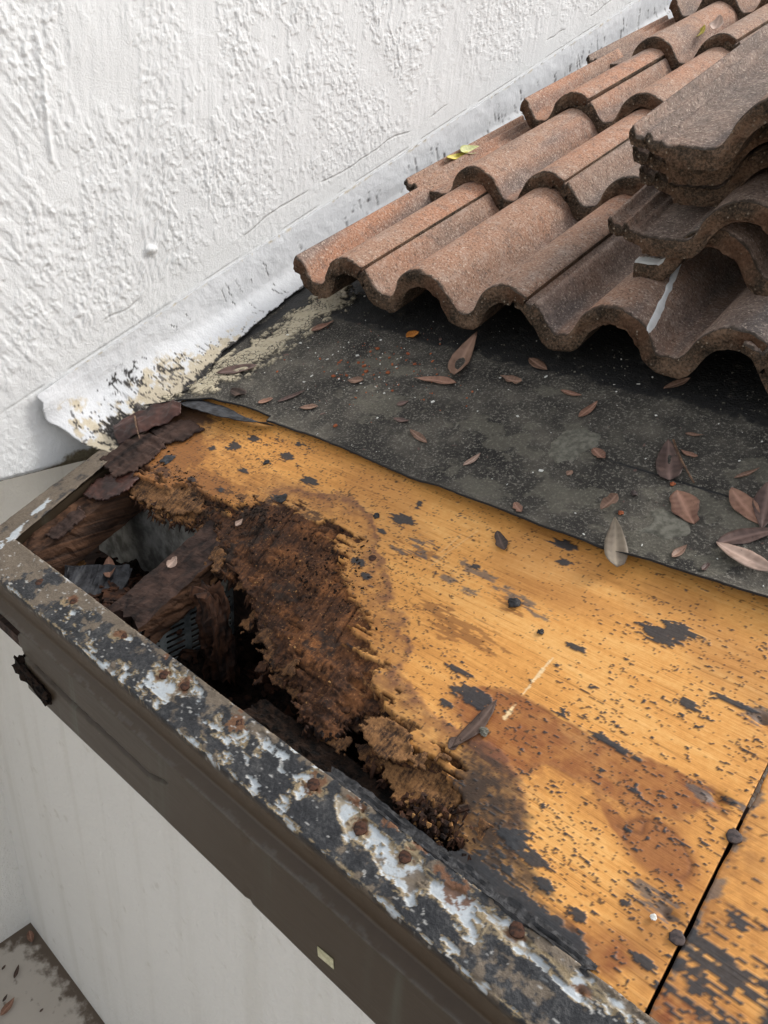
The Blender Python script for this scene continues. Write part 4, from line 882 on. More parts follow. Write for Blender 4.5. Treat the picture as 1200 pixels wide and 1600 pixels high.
# rake edge strip on the left
def rake():
    us = np.linspace(0, 1, 130); ks = np.linspace(-.25, 1, 26)
    U, K = np.meshgrid(us, ks, indexing='ij')
    v = .018 + U * .30; inner = .136 - .10 * np.clip(v - .05, 0, .2) ; outer = .086 - .045 * (v - .05) * .5
    kk = np.clip(K, 0, 1)
    x = outer + (inner - outer) * kk; w = .0035 - np.where(K < 0, -K * .10, 0) + .002 * (fbm(U * 8, K * 2, 3, 4) - .5) + .0014 * fbm(U * 40, K * 8, 3, 6)
    x = x + .003 * (fbm(U * 12, U * 0, 3, 2) - .5) * kk
    dirt = np.full(U.shape, .75) ; paint = .45 * np.exp(-((kk - .75 + .7 * (U - .2)) / .16) ** 2) * sst(.62, .25, U) + .55 * sst(.10, .0, U)
    ur = rank(fbm(U * 14, K * 3.2, 5, 6, .65)); paint = cover(paint * .75, ur, .05); rim = cover(paint * .3 + .10, ur, .1); dirt = (1 - paint) * cover(.86 + 0 * U, rank(fbm(U * 20, K * 4, 4, 9, .65)), .1)
    z = np.zeros(U.shape)
    Q, G = slab(np.stack([x, v, w], -1).reshape(-1, 3), grid_faces(130, 26), np.array([[0, 0, -.0015]]))
    d = lambda a: np.concatenate([a.ravel()] * 2)
    o = link('rake_edge', new_mesh('rake_edge', Q, G, attrs=dict(paint=d(paint), rim=d(rim), stain=d(z), scr=d(z), dirt=d(dirt), rust=d(z), brown=d(z), lip=d(z))), M['drip'], rot=ROT)
    return tag(o, 'dirty grey-brown metal strip along the short left roof edge', 'metal edge', 'metal roof edges')
rake()

# ------------------------------------------------------------------ fascia board
def fascia():
    xs = np.concatenate([np.arange(.190, .60, .002), np.arange(.60, 1.8, .006)]); zs = np.linspace(-.152, -.012, 70)
    X, Z = np.meshgrid(xs, zs, indexing='ij')
    y = .0008 * (fbm(X * 12, Z * 60, 3, 3) - .5) + .0
    crack_gap = [(0.2508,0.002,-0.1011),(0.3357,0.002,-0.103),(0.3955,0.002,-0.1038),(0.4511,0.002,-0.1034),(0.5089,0.002,-0.1045),(0.5427,0.002,-0.0933)]
    cd = pld([(p[0], p[2]) for p in crack_gap], X + .004 * (fbm(X * 60, Z * 60, 2, 5) - .5), Z + .003 * (fbm(X * 80, Z * 20, 2, 7) - .5))
    y = y + .008 * np.exp(-(cd / .0014) ** 2)
    y = y - .0025 * sst(.0, .006, np.where(Z < np.interp(X, [p[0] for p in crack_gap], [p[2] for p in crack_gap]), cd, 0)) * sst(.60, .25, X)
    c2 = [(0.6784,0.002,-0.0667),(0.6815,0.002,-0.0988),(0.6786,0.002,-0.1467),(0.6818,0.002,-0.1818)]
    y = y + .003 * np.exp(-(pld([(p[0], p[2]) for p in c2], X, Z) / .0012) ** 2)
    edge = .196 + .022 * fbm(Z * 70, Z * 0, 4, 4) + .012 * np.exp(-((Z + .055) / .012) ** 2) + .016 * sst(-.085, -.11, Z)
    keep = (X > edge).ravel()
    P_, F_, _ = compact(np.stack([X, y, Z], -1).reshape(-1, 3), grid_faces(len(xs), 70, keep))
    Q, G = slab(P_, F_, np.array([[0, .017, 0]]))
    o = link('fascia_board', new_mesh('fascia_board', Q, G), M['fascia'])
    tag(o, 'long dark brown fascia board cracked at its broken left end', 'board')
    return o
fb = fascia()
rb = rough_box('rotten_end', [(0.2053,-0.001,-0.1077)][0], [(0.292,-0.001,-0.121)][0], (0, 1, 0), (0, 0, 1), .016, .020, M['debris'], 17, .006, n=16, parent=fb, end=.012)
stp = [(0.7856,-0.0015,-0.1262)][0]
stk = link('sticker', box_mesh('sticker', -.010, .010, 0, .0006, -.006, .006), M['sticker'], parent=fb, loc=(stp[0], -.0012, stp[2])); stk.rotation_euler = (0, -.12, 0)

# ------------------------------------------------------------------ roofing felt
EDGE = sorted([(0.1523,0.3824),(0.2053,0.383),(0.2602,0.3874),(0.3048,0.396),(0.3699,0.3976),(0.4689,0.3957),(0.5476,0.3931),(0.6192,0.3908),(0.6903,0.3929),(0.7477,0.3941),(0.8005,0.3959),(0.8556,0.3991),(0.9185,0.4033),(0.9754,0.4086)]) 
def felt():
    xs = np.concatenate([np.arange(.040, 1.05, .0022), np.arange(1.055, 1.5, .008)])
    ss = np.concatenate([np.arange(0, .43, .0022), np.linspace(.44, 2.4, 60)])
    X, S = np.meshgrid(xs, ss, indexing='ij')
    ex = np.interp(X, [p[0] for p in EDGE], [p[1] for p in EDGE]); ex = ex + .010 * sst(.975, 1.3, X) + .0016 * (fbm(X * 40, X * 0, 3, 5) - .5)
    left = np.interp(X, [.04, .09, .16, .24, .29], [.320, .345, .395, .402, .404]); ex = np.where(X < .29, left, ex)
    V = ex + S
    lump = fbm(X * 9, V * 9, 4, 3)
    W = .0046 + .0044 * (lump - .4) + .0016 * (fbm(X * 70, V * 70, 3, 6) - .5) + .0060 * np.exp(-S / .010) * sst(.30, .6, fbm(X * 7, X * 0, 3, 8)) + .0022 * np.exp(-S / .02)
    W += .0030 * np.exp(-((S - .0) / .004) ** 2)
    cream_line = [(0.0645,0.3944),(0.1095,0.4414),(0.1299,0.5178),(0.1336,0.5908),(0.1356,0.6782),(0.1246,0.7155)]
    cr = np.exp(-(pld(cream_line, X, V) / .036) ** 2) * .98
    cr = np.maximum(cr, .55 * np.exp(-(pld([(0.0595,0.3642),(0.0695,0.4251)], X, V) / .02) ** 2))
    tarl = [(0.0657,0.493),(0.058,0.5526),(0.0733,0.6014),(0.0706,0.661)]
    td = np.exp(-(pld(tarl, X, V) / .014) ** 2)
    tar = np.maximum(td * .95, .62 * sst(.60, .66, V - .02 * fbm(X * 20, V * 20, 3, 9)) )
    tar = np.maximum(tar, .8 * np.exp(-S / .006))
    cr = cr * (1 - .95 * sst(.30, .65, td)); cr = cover(cr * 1.05, rank(fbm(X * 60, V * 60, 5, 2, .68)), .07)
    W += .0030 * cr
    dust = spots([(*c, a, b) for c, (a, b) in zip([(0.5876,0.5182),(0.6331,0.5082),(0.6214,0.6195),(0.7036,0.541),(0.8526,0.4628),(0.3501,0.5755),(0.9067,0.5765),(0.8687,0.4282),(0.7354,0.4559),(0.4333,0.4916),(0.637,0.4184),(0.8751,0.5046)], [(.05,.020),(.035,.02),(.03,.012),(.03,.02),(.03,.02),(.04,.02),(.03,.02),(.05,.02),(.04,.02),(.05,.03),(.04,.02),(.05,.02)])], X, V) * 1.0
    dust = cover(np.clip(dust - .18, 0, 1) * 1.1 + .10, rank(fbm(X * 40, V * 45, 5, 9, .68)), .12)
    lap = np.exp(-((V - .530 - .012 * (X - .9)) / .0022) ** 2) * sst(.72, .78, X)
    W -= .0028 * lap; tar = np.maximum(tar, lap * .9)
    W = np.where(V > .9, .004, W)
    P_ = np.stack([X, V, W], -1).reshape(-1, 3)
    Q, G = slab(P_, grid_faces(len(xs), len(ss)), np.array([[0, 0, -.0032]]), bottom=False)
    d = lambda a: np.concatenate([a.ravel()] * 2)
    o = link('roofing_felt', new_mesh('roofing_felt', Q, G, attrs=dict(cream=d(cr), tar=d(tar), dust=d(dust))), M['felt'], rot=ROT)
    tag(o, 'black gritty roofing felt between the orange plywood and the roof tiles', 'roofing felt')
    return o, (xs, ss, V, W)
fe, (fxs, fss, fV, fW) = felt()
def felt_w(x, v):
    i = int(np.clip(np.searchsorted(fxs, x), 0, len(fxs) - 1)); j = int(np.clip(np.searchsorted(fV[i], v), 0, len(fss) - 1)); return fW[i, j]
# cement smears on the felt: thin domed patches
def smear(px, seed, hgt, w0=.0055):
    px = np.array(px); x0, v0 = px.min(0) - .006; x1, v1 = px.max(0) + .006
    a = np.arange(x0, x1, .0016); b = np.arange(v0, v1, .0016); X, V = np.meshgrid(a, b, indexing='ij')
    d = sdf([tuple(p) for p in px], X, V) + .010 * (fbm(X * 90, V * 90, 4, seed) - .5)
    base = np.array([[felt_w(x, v) for v in b] for x in a])
    W = base + hgt * sst(0, -.006, d) * (.6 + .8 * fbm(X * 90, V * 90, 3, seed + 3)) - .0006
    k = (d < .0).ravel(); Q, F, _ = compact(np.stack([X, V, W], -1).reshape(-1, 3), grid_faces(*X.shape, k))
    Q, G = slab(Q, F, np.array([[0, 0, -.003]]))
    return link('mortar_patch', new_mesh('mortar_patch', Q, G), M['mortar'], parent=fe)
smear([(0.6758,0.5254),(0.6799,0.5519),(0.7001,0.5707),(0.7252,0.5672),(0.7316,0.5489),(0.7253,0.5251),(0.7189,0.5066),(0.7034,0.4966),(0.6855,0.5061)], 3, .0024)
smear([(0.8269,0.4719),(0.8428,0.4835),(0.8585,0.4829),(0.8788,0.4724),(0.88,0.4544),(0.8638,0.4385),(0.8478,0.4433),(0.8311,0.4344),(0.8346,0.4489),(0.8409,0.4608)], 8, .0020)
# curled flap of black felt and the bent red-brown strip by the wall
def ribbon(name, a, b, mat, label, cat, w, lift, seed, nx=44, nv=14, wav=.004, parent=None, thick=.0016):
    """a bent strip between two edge polylines (roof coordinates) lifted by a height profile"""
    ta = np.linspace(0, 1, nx); tb = np.linspace(0, 1, nv)
    pa = np.array(a); pb_ = np.array(b)
    def res(p, t):
        s = np.concatenate([[0], np.cumsum(np.hypot(*np.diff(p[:, :2], axis=0).T))]); s /= s[-1]
        return np.stack([np.interp(t, s, p[:, k]) for k in range(2)], 1)
    ra, rb_ = res(pa, ta), res(pb_, ta)
    G2 = ra[:, None] * (1 - tb[None, :, None]) + rb_[:, None] * tb[None, :, None]
    T, B = np.meshgrid(ta, tb, indexing='ij')
    G2 = G2 + (.003 * (fbm(T * 9, B * 3, 3, seed) - .5))[..., None] * np.array([1, 1])
    W = w + lift[0] * (1 - B) + lift[1] * B + lift[2] * np.sin(B * math.pi) + wav * (fbm(T * 5, B * 2, 3, seed + 2) - .5)
    Q, F = slab(np.concatenate([G2, W[..., None]], -1).reshape(-1, 3), grid_faces(nx, nv), np.array([[0, 0, -thick]]))
    o = link(name, new_mesh(name, Q, F), mat, parent=parent, rot=None if parent else ROT)
    if label: tag(o, label, cat)
    return o
ribbon('felt_flap', [(0.1042,0.3659),(0.1325,0.3888),(0.1837,0.3932),(0.2617,0.3869),(0.3004,0.3945)], [(0.1369,0.3587),(0.1821,0.3614),(0.2255,0.364),(0.2646,0.3751),(0.3007,0.385)], M['blackfelt'], None, None, .004, (.001, .012, .001), 4, parent=fe, wav=.006, nx=80, nv=20)
rs_ = ribbon('bent_strip', [(0.067,0.2707),(0.0693,0.3029),(0.0835,0.3375),(0.1075,0.3586),(0.1285,0.3606)], [(0.1036,0.2507),(0.1183,0.2806),(0.13,0.3094),(0.1415,0.335),(0.1449,0.3451)], M['redfelt'], 'red-brown bent strip of flashing under the torn corner of the white membrane', 'flashing', .004, (.012, .005, .002), 6, wav=.012, nx=80, nv=24)
# ------------------------------------------------------------------ white wall flashing
def flash():
    vs_ = np.concatenate([np.arange(.215, .75, .0024), np.arange(.754, 2.6, .006)])
    ts = np.linspace(0, 1, 70)
    Vv, T = np.meshgrid(vs_, ts, indexing='ij')
    xb = np.interp(Vv, [.21, .27, .37, .42, .50, .67, .9, 2.6], [.098, .104, .104, .098, .070, .050, .052, .052])      # how far the toe runs out over the deck
    toe = np.interp(Vv, [.21, .24, .30, .40, .50, .67, 2.6], [.004, .004, .006, .009, .009, .009, .009])
    topw = .0945 + .004 * (fbm(Vv * 10, Vv * 0, 3, 2) - .5)
    # section: straight down the wall, a round fillet, then out to the toe
    hfil = np.interp(Vv, [.21, .30, .42, .6, 2.6], [.062, .062, .058, .036, .034])
    s1 = .45
    down = np.clip(T / s1, 0, 1); arc = np.clip((T - s1) / (1 - s1), 0, 1)
    W = np.where(T < s1, topw + (hfil - topw) * down, toe + (hfil - toe) * (1 - np.sin(arc * math.pi / 2)) ** 1.15)
    X = .0052 + np.where(T < s1, .0, xb * (1 - np.cos(arc * math.pi / 2)) ** 1.0)
    X = X + .004 * (fbm(Vv * 9, T * 2, 3, 5) - .45) * sst(0, .15, T) + .0012 * (fbm(Vv * 60, T * 9, 3, 8) - .5)
    # lower end: torn off slantwise, leaning away from the wall
    endl = sst(.30, .225, Vv)
    X = X + endl * .004 + endl * .005 * np.sin(T * math.pi)
    vo = Vv + (.006 * (T - .25) - .010 * np.exp(-((T - .42) / .16) ** 2) + .012 * sst(.6, 1, T)) * sst(.34, .215, Vv) + .010 * (fbm(T * 9, T * 0, 4, 9) - .5) * sst(.26, .215, Vv)
    X = X + .0022 * (fbm(Vv * 26, W * 26, 3, 3) - .5) + .0005 * (rank(fbm(Vv * 120, W * 120, 3, 5)) - .5)
    crk = np.zeros(X.shape)
    cy = np.concatenate([rng.uniform(.32, .9, 34), rng.uniform(.9, 2.4, 170)]); 
    for c in cy:
        t0 = rng.uniform(.25, .85); ln = rng.uniform(.03, .16); wd = rng.uniform(.0007, .0013) * (1 if c < 1 else 1.5)
        d = np.abs(vo - c - .012 * (T - t0) - .006 * (fbm(T * 30 + c * 9, T * 0, 2, int(c * 50) % 9) - .5))
        crk = np.maximum(crk, np.exp(-(d / wd) ** 2) * sst(ln, ln * .6, np.abs(T - t0)) * rng.uniform(.5, 1))
    net = [(-0.0409,0.797),(0.0032,0.7887)]
    um = rank(fbm(vo * 85, T * 12, 5, 4, .68)); uk = rank(np.abs(fbm(vo * 70, T * 9, 4, 8, .6) - .5))
    pm_ = np.maximum.reduce([1.25 * np.exp(-(((Vv - .275) / .055) ** 2 + ((T - 1.0) / .24) ** 2)), .50 * np.exp(-(((Vv - .345) / .055) ** 2 + ((T - .60) / .13) ** 2)), .95 * np.exp(-((T - 1) / .07) ** 2) * sst(.30, .42, Vv) * (Vv < .75), .40 * np.exp(-(((Vv - .43) / .05) ** 2 + ((T - .74) / .12) ** 2)), .16 * np.exp(-((T - .012) / .014) ** 2), .35 * np.exp(-(((Vv - .232) / .010) ** 2)) * sst(.4, .8, T)])
    mould = cover(pm_, .5 * um + .5 * uk, .07)
    pc_ = np.maximum.reduce([.95 * sst(.66, .92, T) * sst(.64, .46, Vv), .85 * np.exp(-(((Vv - .38) / .08) ** 2 + ((T - .80) / .17) ** 2)), .55 * np.exp(-(((Vv - .25) / .03) ** 2 + ((T - .7) / .25) ** 2)), .22 * np.exp(-((T - .02) / .025) ** 2)])
    cream = cover(pc_, um, .16)
    kk_ = (uk < .045 + .10 * sst(.5, .36, Vv)) & (pc_ > .3)
    crk = np.maximum(crk, kk_ * .8)
    Q, G = slab(np.stack([X, vo, W], -1).reshape(-1, 3), grid_faces(len(vs_), 70, (T < 1.02 - .10 * fbm(vo * 45, vo * 0, 4, 6) * sst(.30, .36, Vv)).ravel())[:, ::-1], np.array([[-.0018, 0, -.0014]]))
    d2 = lambda a: np.concatenate([a.ravel()] * 2)
    o = link('wall_flashing', new_mesh('wall_flashing', Q, G, attrs=dict(crack_gap=d2(np.clip(crk, 0, 1)), mould=d2(mould), cream=d2(cream))), M['flashing'], rot=ROT)
    return tag(o, 'white painted membrane flashing running up between the stucco wall and the roof', 'flashing')
flash()

# ------------------------------------------------------------------ roof tiles
def tprof(u, left=True):
    """height of the top face across one tile, metres: two round barrels, the right one cut short as the cover lock"""
    c = .117 + .15 * round((u - .117) / .15); d = abs(u - c) / .058
    h = .053 * max(0.0, 1 - d ** 2.1) ** .72 if d < 1 else 0.0
    k = .009; g = .0045 + .010 * (1.18 - d)                # soften the foot of the barrel into the valley
    if d > .80: h = .053 * (1 - .80 ** 2.1) ** .72 * (1 - min(1, (d - .80) / .36)) ** 1.9
    if u < .050 and not left: return max(0.0, .0015 * (1 - u / .05))
    if u < 0: h -= .011
    return h
def tile_mesh(name, seed, cut=0.0, flange=False, L=.42, grime=0.0, white=False, open_left=False):
    r = random.Random(seed)
    lo_ = cut if (cut > 0 or flange) else -.022
    us = [lo_ + (.30 - lo_) * k / 60 for k in range(61)]
    left = not (flange or white or open_left)
    top = [(u, tprof(u, left)) for u in us]
    if flange:
        fl_ = []
        for k in range(14):
            u = -.045 + .045 * k / 14; z = .003 + .014 * (1 - k / 14)
            rib = .007 if k in (0, 1, 6, 7) else (.0035 if k in (11,) else 0.0)
            fl_.append((u, z + rib - .003))
        top = fl_ + top
    n = len(top)
    # underside: offset along the section normal
    bot = []
    for k, (u, z) in enumerate(top):
        a = top[max(0, k - 1)]; b = top[min(n - 1, k + 1)]
        du, dz = b[0] - a[0], b[1] - a[1]; l = math.hypot(du, dz) or 1
        th = (.0255 if grime == 0 else .0230) if u > -.001 else .013
        if u > .283: th *= .62
        bot.append((u + dz / l * th * .55, z - th * (.55 + .45 * du / l)))
    vals = [0, .004, .012, .03, .06, .1, .15, .2, .25, .3, .35, .40, L]
    verts, fs, eg = [], [], []
    rows = 4
    nz = [[(vn(np.array([k * .35 + seed]), np.array([q * .9]), 3)[0] - .5) for q in range(rows + 1)] for k in range(n)]
    nz2 = [[(vn(np.array([k * .9 + seed * 3]), np.array([q * 1.7]), 5)[0] - .5) for q in range(rows + 1)] for k in range(n)]
    def nose(k, q): return .0070 * nz[k][q] + .0052 * nz2[k][q]
    # top sheet
    for k in range(n):
        for i, v in enumerate(vals):
            j = nose(k, 0) if i == 0 else (nose(k, 0) * .4 if i == 1 else 0)
            verts.append((top[k][0], v + j + (.0015 if i == 0 else 0), top[k][1] - (.0018 if i == 0 else 0) - .0012 * max(0, nz2[k][0]) * (i < 3)))
            eg.append(1.0 if i == 0 else (.72 if i == 1 else (.30 if i == 2 else 0)))
    T = len(vals)
    for k in range(n - 1):
        for i in range(T - 1): fs.append((k * T + i, (k + 1) * T + i, (k + 1) * T + i + 1, k * T + i + 1))
    ft = len(fs)
    b0 = len(verts)
    for k in range(n):
        for i, v in enumerate(vals):
            j = nose(k, rows) if i == 0 else 0
            verts.append((bot[k][0], v + j, bot[k][1])); eg.append(0)
    for k in range(n - 1):
        for i in range(T - 1): fs.append((b0 + k * T + i, b0 + k * T + i + 1, b0 + (k + 1) * T + i + 1, b0 + (k + 1) * T + i))
    # rough nose
    c0 = len(verts)
    for k in range(n):
        for q in range(rows + 1):
            t = q / rows
            if q == 0: verts.append(verts[k * T])
            elif q == rows: verts.append(verts[b0 + k * T])
            else: verts.append((top[k][0] * (1 - t) + bot[k][0] * t, nose(k, q) - .0010, top[k][1] * (1 - t) + bot[k][1] * t))
            eg.append(1)
    nf0 = len(fs)
    for k in range(n - 1):
        for q in range(rows): fs.append((c0 + k * (rows + 1) + q, c0 + k * (rows + 1) + q + 1, c0 + (k + 1) * (rows + 1) + q + 1, c0 + (k + 1) * (rows + 1) + q))
    # sides and back
    for kk in (0, n - 1):
        for i in range(T - 1):
            a = (kk * T + i, kk * T + i + 1, b0 + kk * T + i + 1, b0 + kk * T + i); fs.append(a if kk == 0 else a[::-1])
    for k in range(n - 1): fs.append((k * T + T - 1, (k + 1) * T + T - 1, b0 + (k + 1) * T + T - 1, b0 + k * T + T - 1))
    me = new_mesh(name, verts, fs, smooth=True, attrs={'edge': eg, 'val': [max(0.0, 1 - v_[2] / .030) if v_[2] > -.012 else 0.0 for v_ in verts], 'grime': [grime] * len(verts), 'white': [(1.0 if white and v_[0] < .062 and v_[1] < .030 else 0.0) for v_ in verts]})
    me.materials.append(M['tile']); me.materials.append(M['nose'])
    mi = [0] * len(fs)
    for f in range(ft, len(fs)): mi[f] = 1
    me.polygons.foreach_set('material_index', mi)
    # crisp rim where the nose meets the faces is kept: nose verts are separate
    return me
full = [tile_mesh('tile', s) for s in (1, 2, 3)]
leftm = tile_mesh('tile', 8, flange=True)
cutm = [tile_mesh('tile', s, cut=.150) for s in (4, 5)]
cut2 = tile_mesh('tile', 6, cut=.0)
roof = empty('tiled_roof', rp(0, .66, .0), ROT)
tag(roof, 'rows of red-brown wavy concrete roof tiles beside the white wall', 'roof')
TSLOPE = -.075
NT = 0
first = {}
for row in range(6):
    v0 = .663 + .355 * row
    joints = [.258 + .302 * k for k in range(5)] if row % 2 == 0 else [.412 + .302 * k for k in range(4)]
    for ci, jx in enumerate(joints):
        x0 = jx - .30
        me = (cutm[row // 2 % 2] if x0 < 0 and row == 0 else (cutm[1] if x0 < 0 else (leftm if ci == 0 else full[(row * 2 + ci) % 3])))
        if me.name in first: o = first[me.name].copy(); C.link(o)
        else: o = bpy.data.objects.new('tile', me); C.link(o); first[me.name] = o
        o.parent = roof
        jr = random.Random(row * 10 + ci)
        o.location = (x0 + jr.uniform(-.002, .002), v0 - .66 + jr.uniform(-.008, .008), .058 + jr.uniform(-.0018, .0018))
        o.rotation_euler = (TSLOPE + jr.uniform(-.004, .004), jr.uniform(-.006, .006), jr.uniform(-.007, .007))
        hue_ = .035 - .20 * max(0.0, x0 - .05) + jr.uniform(-.08, .08); o.color = (max(0.0, .5 + hue_), .5, .5, 1)
        NT += 1
# ------------------------------------------------------------------ loose tiles stacked on the roof
ls = [tile_mesh('loose_tile_mesh_a', 11, flange=True, grime=.38), tile_mesh('loose_tile_mesh_b', 12, flange=True, grime=.06), tile_mesh('loose_tile_mesh_c', 13, cut=.022, grime=.05, white=True)]
STACK = [  # x of the tile's left valley edge, v of the nose, w of the valley top, mesh, yaw, roll, label
    (.643, .762, .120, 2, .02, .0, 'bottom loose tile of the stack, its left end brushed white'),
    (.679, .757, .158, 1, .02, .0, 'loose tile with ribbed left flange, second from the bottom of the stack'),
    (.687, .822, .194, 1, .0, .0, 'loose tile in the middle of the stack, third from the bottom'),
    (.688, .802, .228, 1, .02, .0, 'dark loose tile just below the topmost tile of the stack'),
    (.704, .760, .264, 0, .0, -.01, 'grimy grey topmost loose tile of the stack'),
]
for x, v, w, mi, yaw, roll, lab in STACK:
    me = ls[mi]
    o = bpy.data.objects.new('loose_tile', me); C.link(o); o.color = (.42, .5, .5, 1)
    o.location = rp(x, v, w); o.rotation_euler = (Matrix.Rotation(PITCH, 4, 'X') @ Matrix.Rotation(yaw, 4, 'Z') @ Matrix.Rotation(roll, 4, 'Y') @ Matrix.Rotation(-.03, 4, 'X')).to_euler()
    tag(o, lab, 'roof tile', 'loose tiles stacked on the roof')

# ------------------------------------------------------------------ leaves
def leaf(p0, p1, nrm, wr, mat, label, seed, curl=.12, fold=.18, shape=0, bend=0.0, lift=.001, group='fallen leaves on the roof', part=False):
    p0, p1, nrm = Vector(p0), Vector(p1), Vector(nrm).normalized()
    ax = p1 - p0; L = ax.length; ax.normalize(); sd = nrm.cross(ax).normalized(); up = ax.cross(sd)
    g = random.Random(seed); n, m = 14, 6; vs_, vein = [], []
    for i in range(n + 1):
        t = i / n
        if shape == 0: wd = math.sin(math.pi * t ** .85) ** .8
        elif shape == 1: wd = math.sin(math.pi * t ** .62) ** .75          # broad near the base
        elif shape == 2: wd = math.sin(math.pi * t ** 1.3) ** .75          # broad near the tip
        else: wd = (math.sin(math.pi * t) ** .6)
        wd = max(wd, .03) * wr * .90 * L * .5
        for j in range(-m // 2, m // 2 + 1):
            s = j / (m / 2); jit = 1 + (.10 * (g.random() - .5) if abs(s) == 1 else 0)
            if shape == 3: jit = .62 + .75 * vn(np.array([t * 5 + seed]), np.array([(s > 0) * 3.3 + seed]), 7)[0]
            x = t * L; y = s * wd * jit + bend * L * math.sin(math.pi * t)
            z = fold * abs(s) ** 1.3 * wd + curl * L * ((t - .5) ** 2 * 2) + .03 * L * (vn(np.array([t * 4 + seed]), np.array([s * 1.6 + seed]), 3)[0] - .5)
            vs_.append((x - L / 2, y, z)); vein.append(1.0 if j == 0 else (.25 if (i % 2 == 0) else 0))
    k = m + 1; fs = []
    for i in range(n):
        for j in range(m): fs.append((i * k + j, (i + 1) * k + j, (i + 1) * k + j + 1, i * k + j + 1))
    Fq = np.array(fs); Vq = np.array(vs_); z0 = Vq[:, 2].min(); Vq[:, 2] -= z0
    if shape == 4: pass
    Q, G = slab(Vq, Fq, np.array([[0, 0, .0005]]))
    tw = g.uniform(-.9, .9); cu2 = g.uniform(.0, .16)
    ang_ = tw * (Q[:, 0] / L); Q = Q.copy(); yy, zz = Q[:, 1].copy(), Q[:, 2].copy()
    Q[:, 1] = yy * np.cos(ang_) - zz * np.sin(ang_); Q[:, 2] = zz * np.cos(ang_) + yy * np.sin(ang_) + cu2 * L * np.clip(Q[:, 0] / L, 0, 1) ** 2 * 2
    Q[:, 2] -= np.percentile(Q[:, 2], 12)
    o = link('leaf', new_mesh('leaf', Q, G, attrs={'vein': vein * 2}), M[mat])
    R_ = Matrix((ax, sd, up)).transposed().to_4x4(); c = (p0 + p1) / 2 + nrm * lift
    o.matrix_world = Matrix.Translation(c) @ R_
    return tag(o, label, 'leaf', group)
RN = Vector((0, -SP, CP))
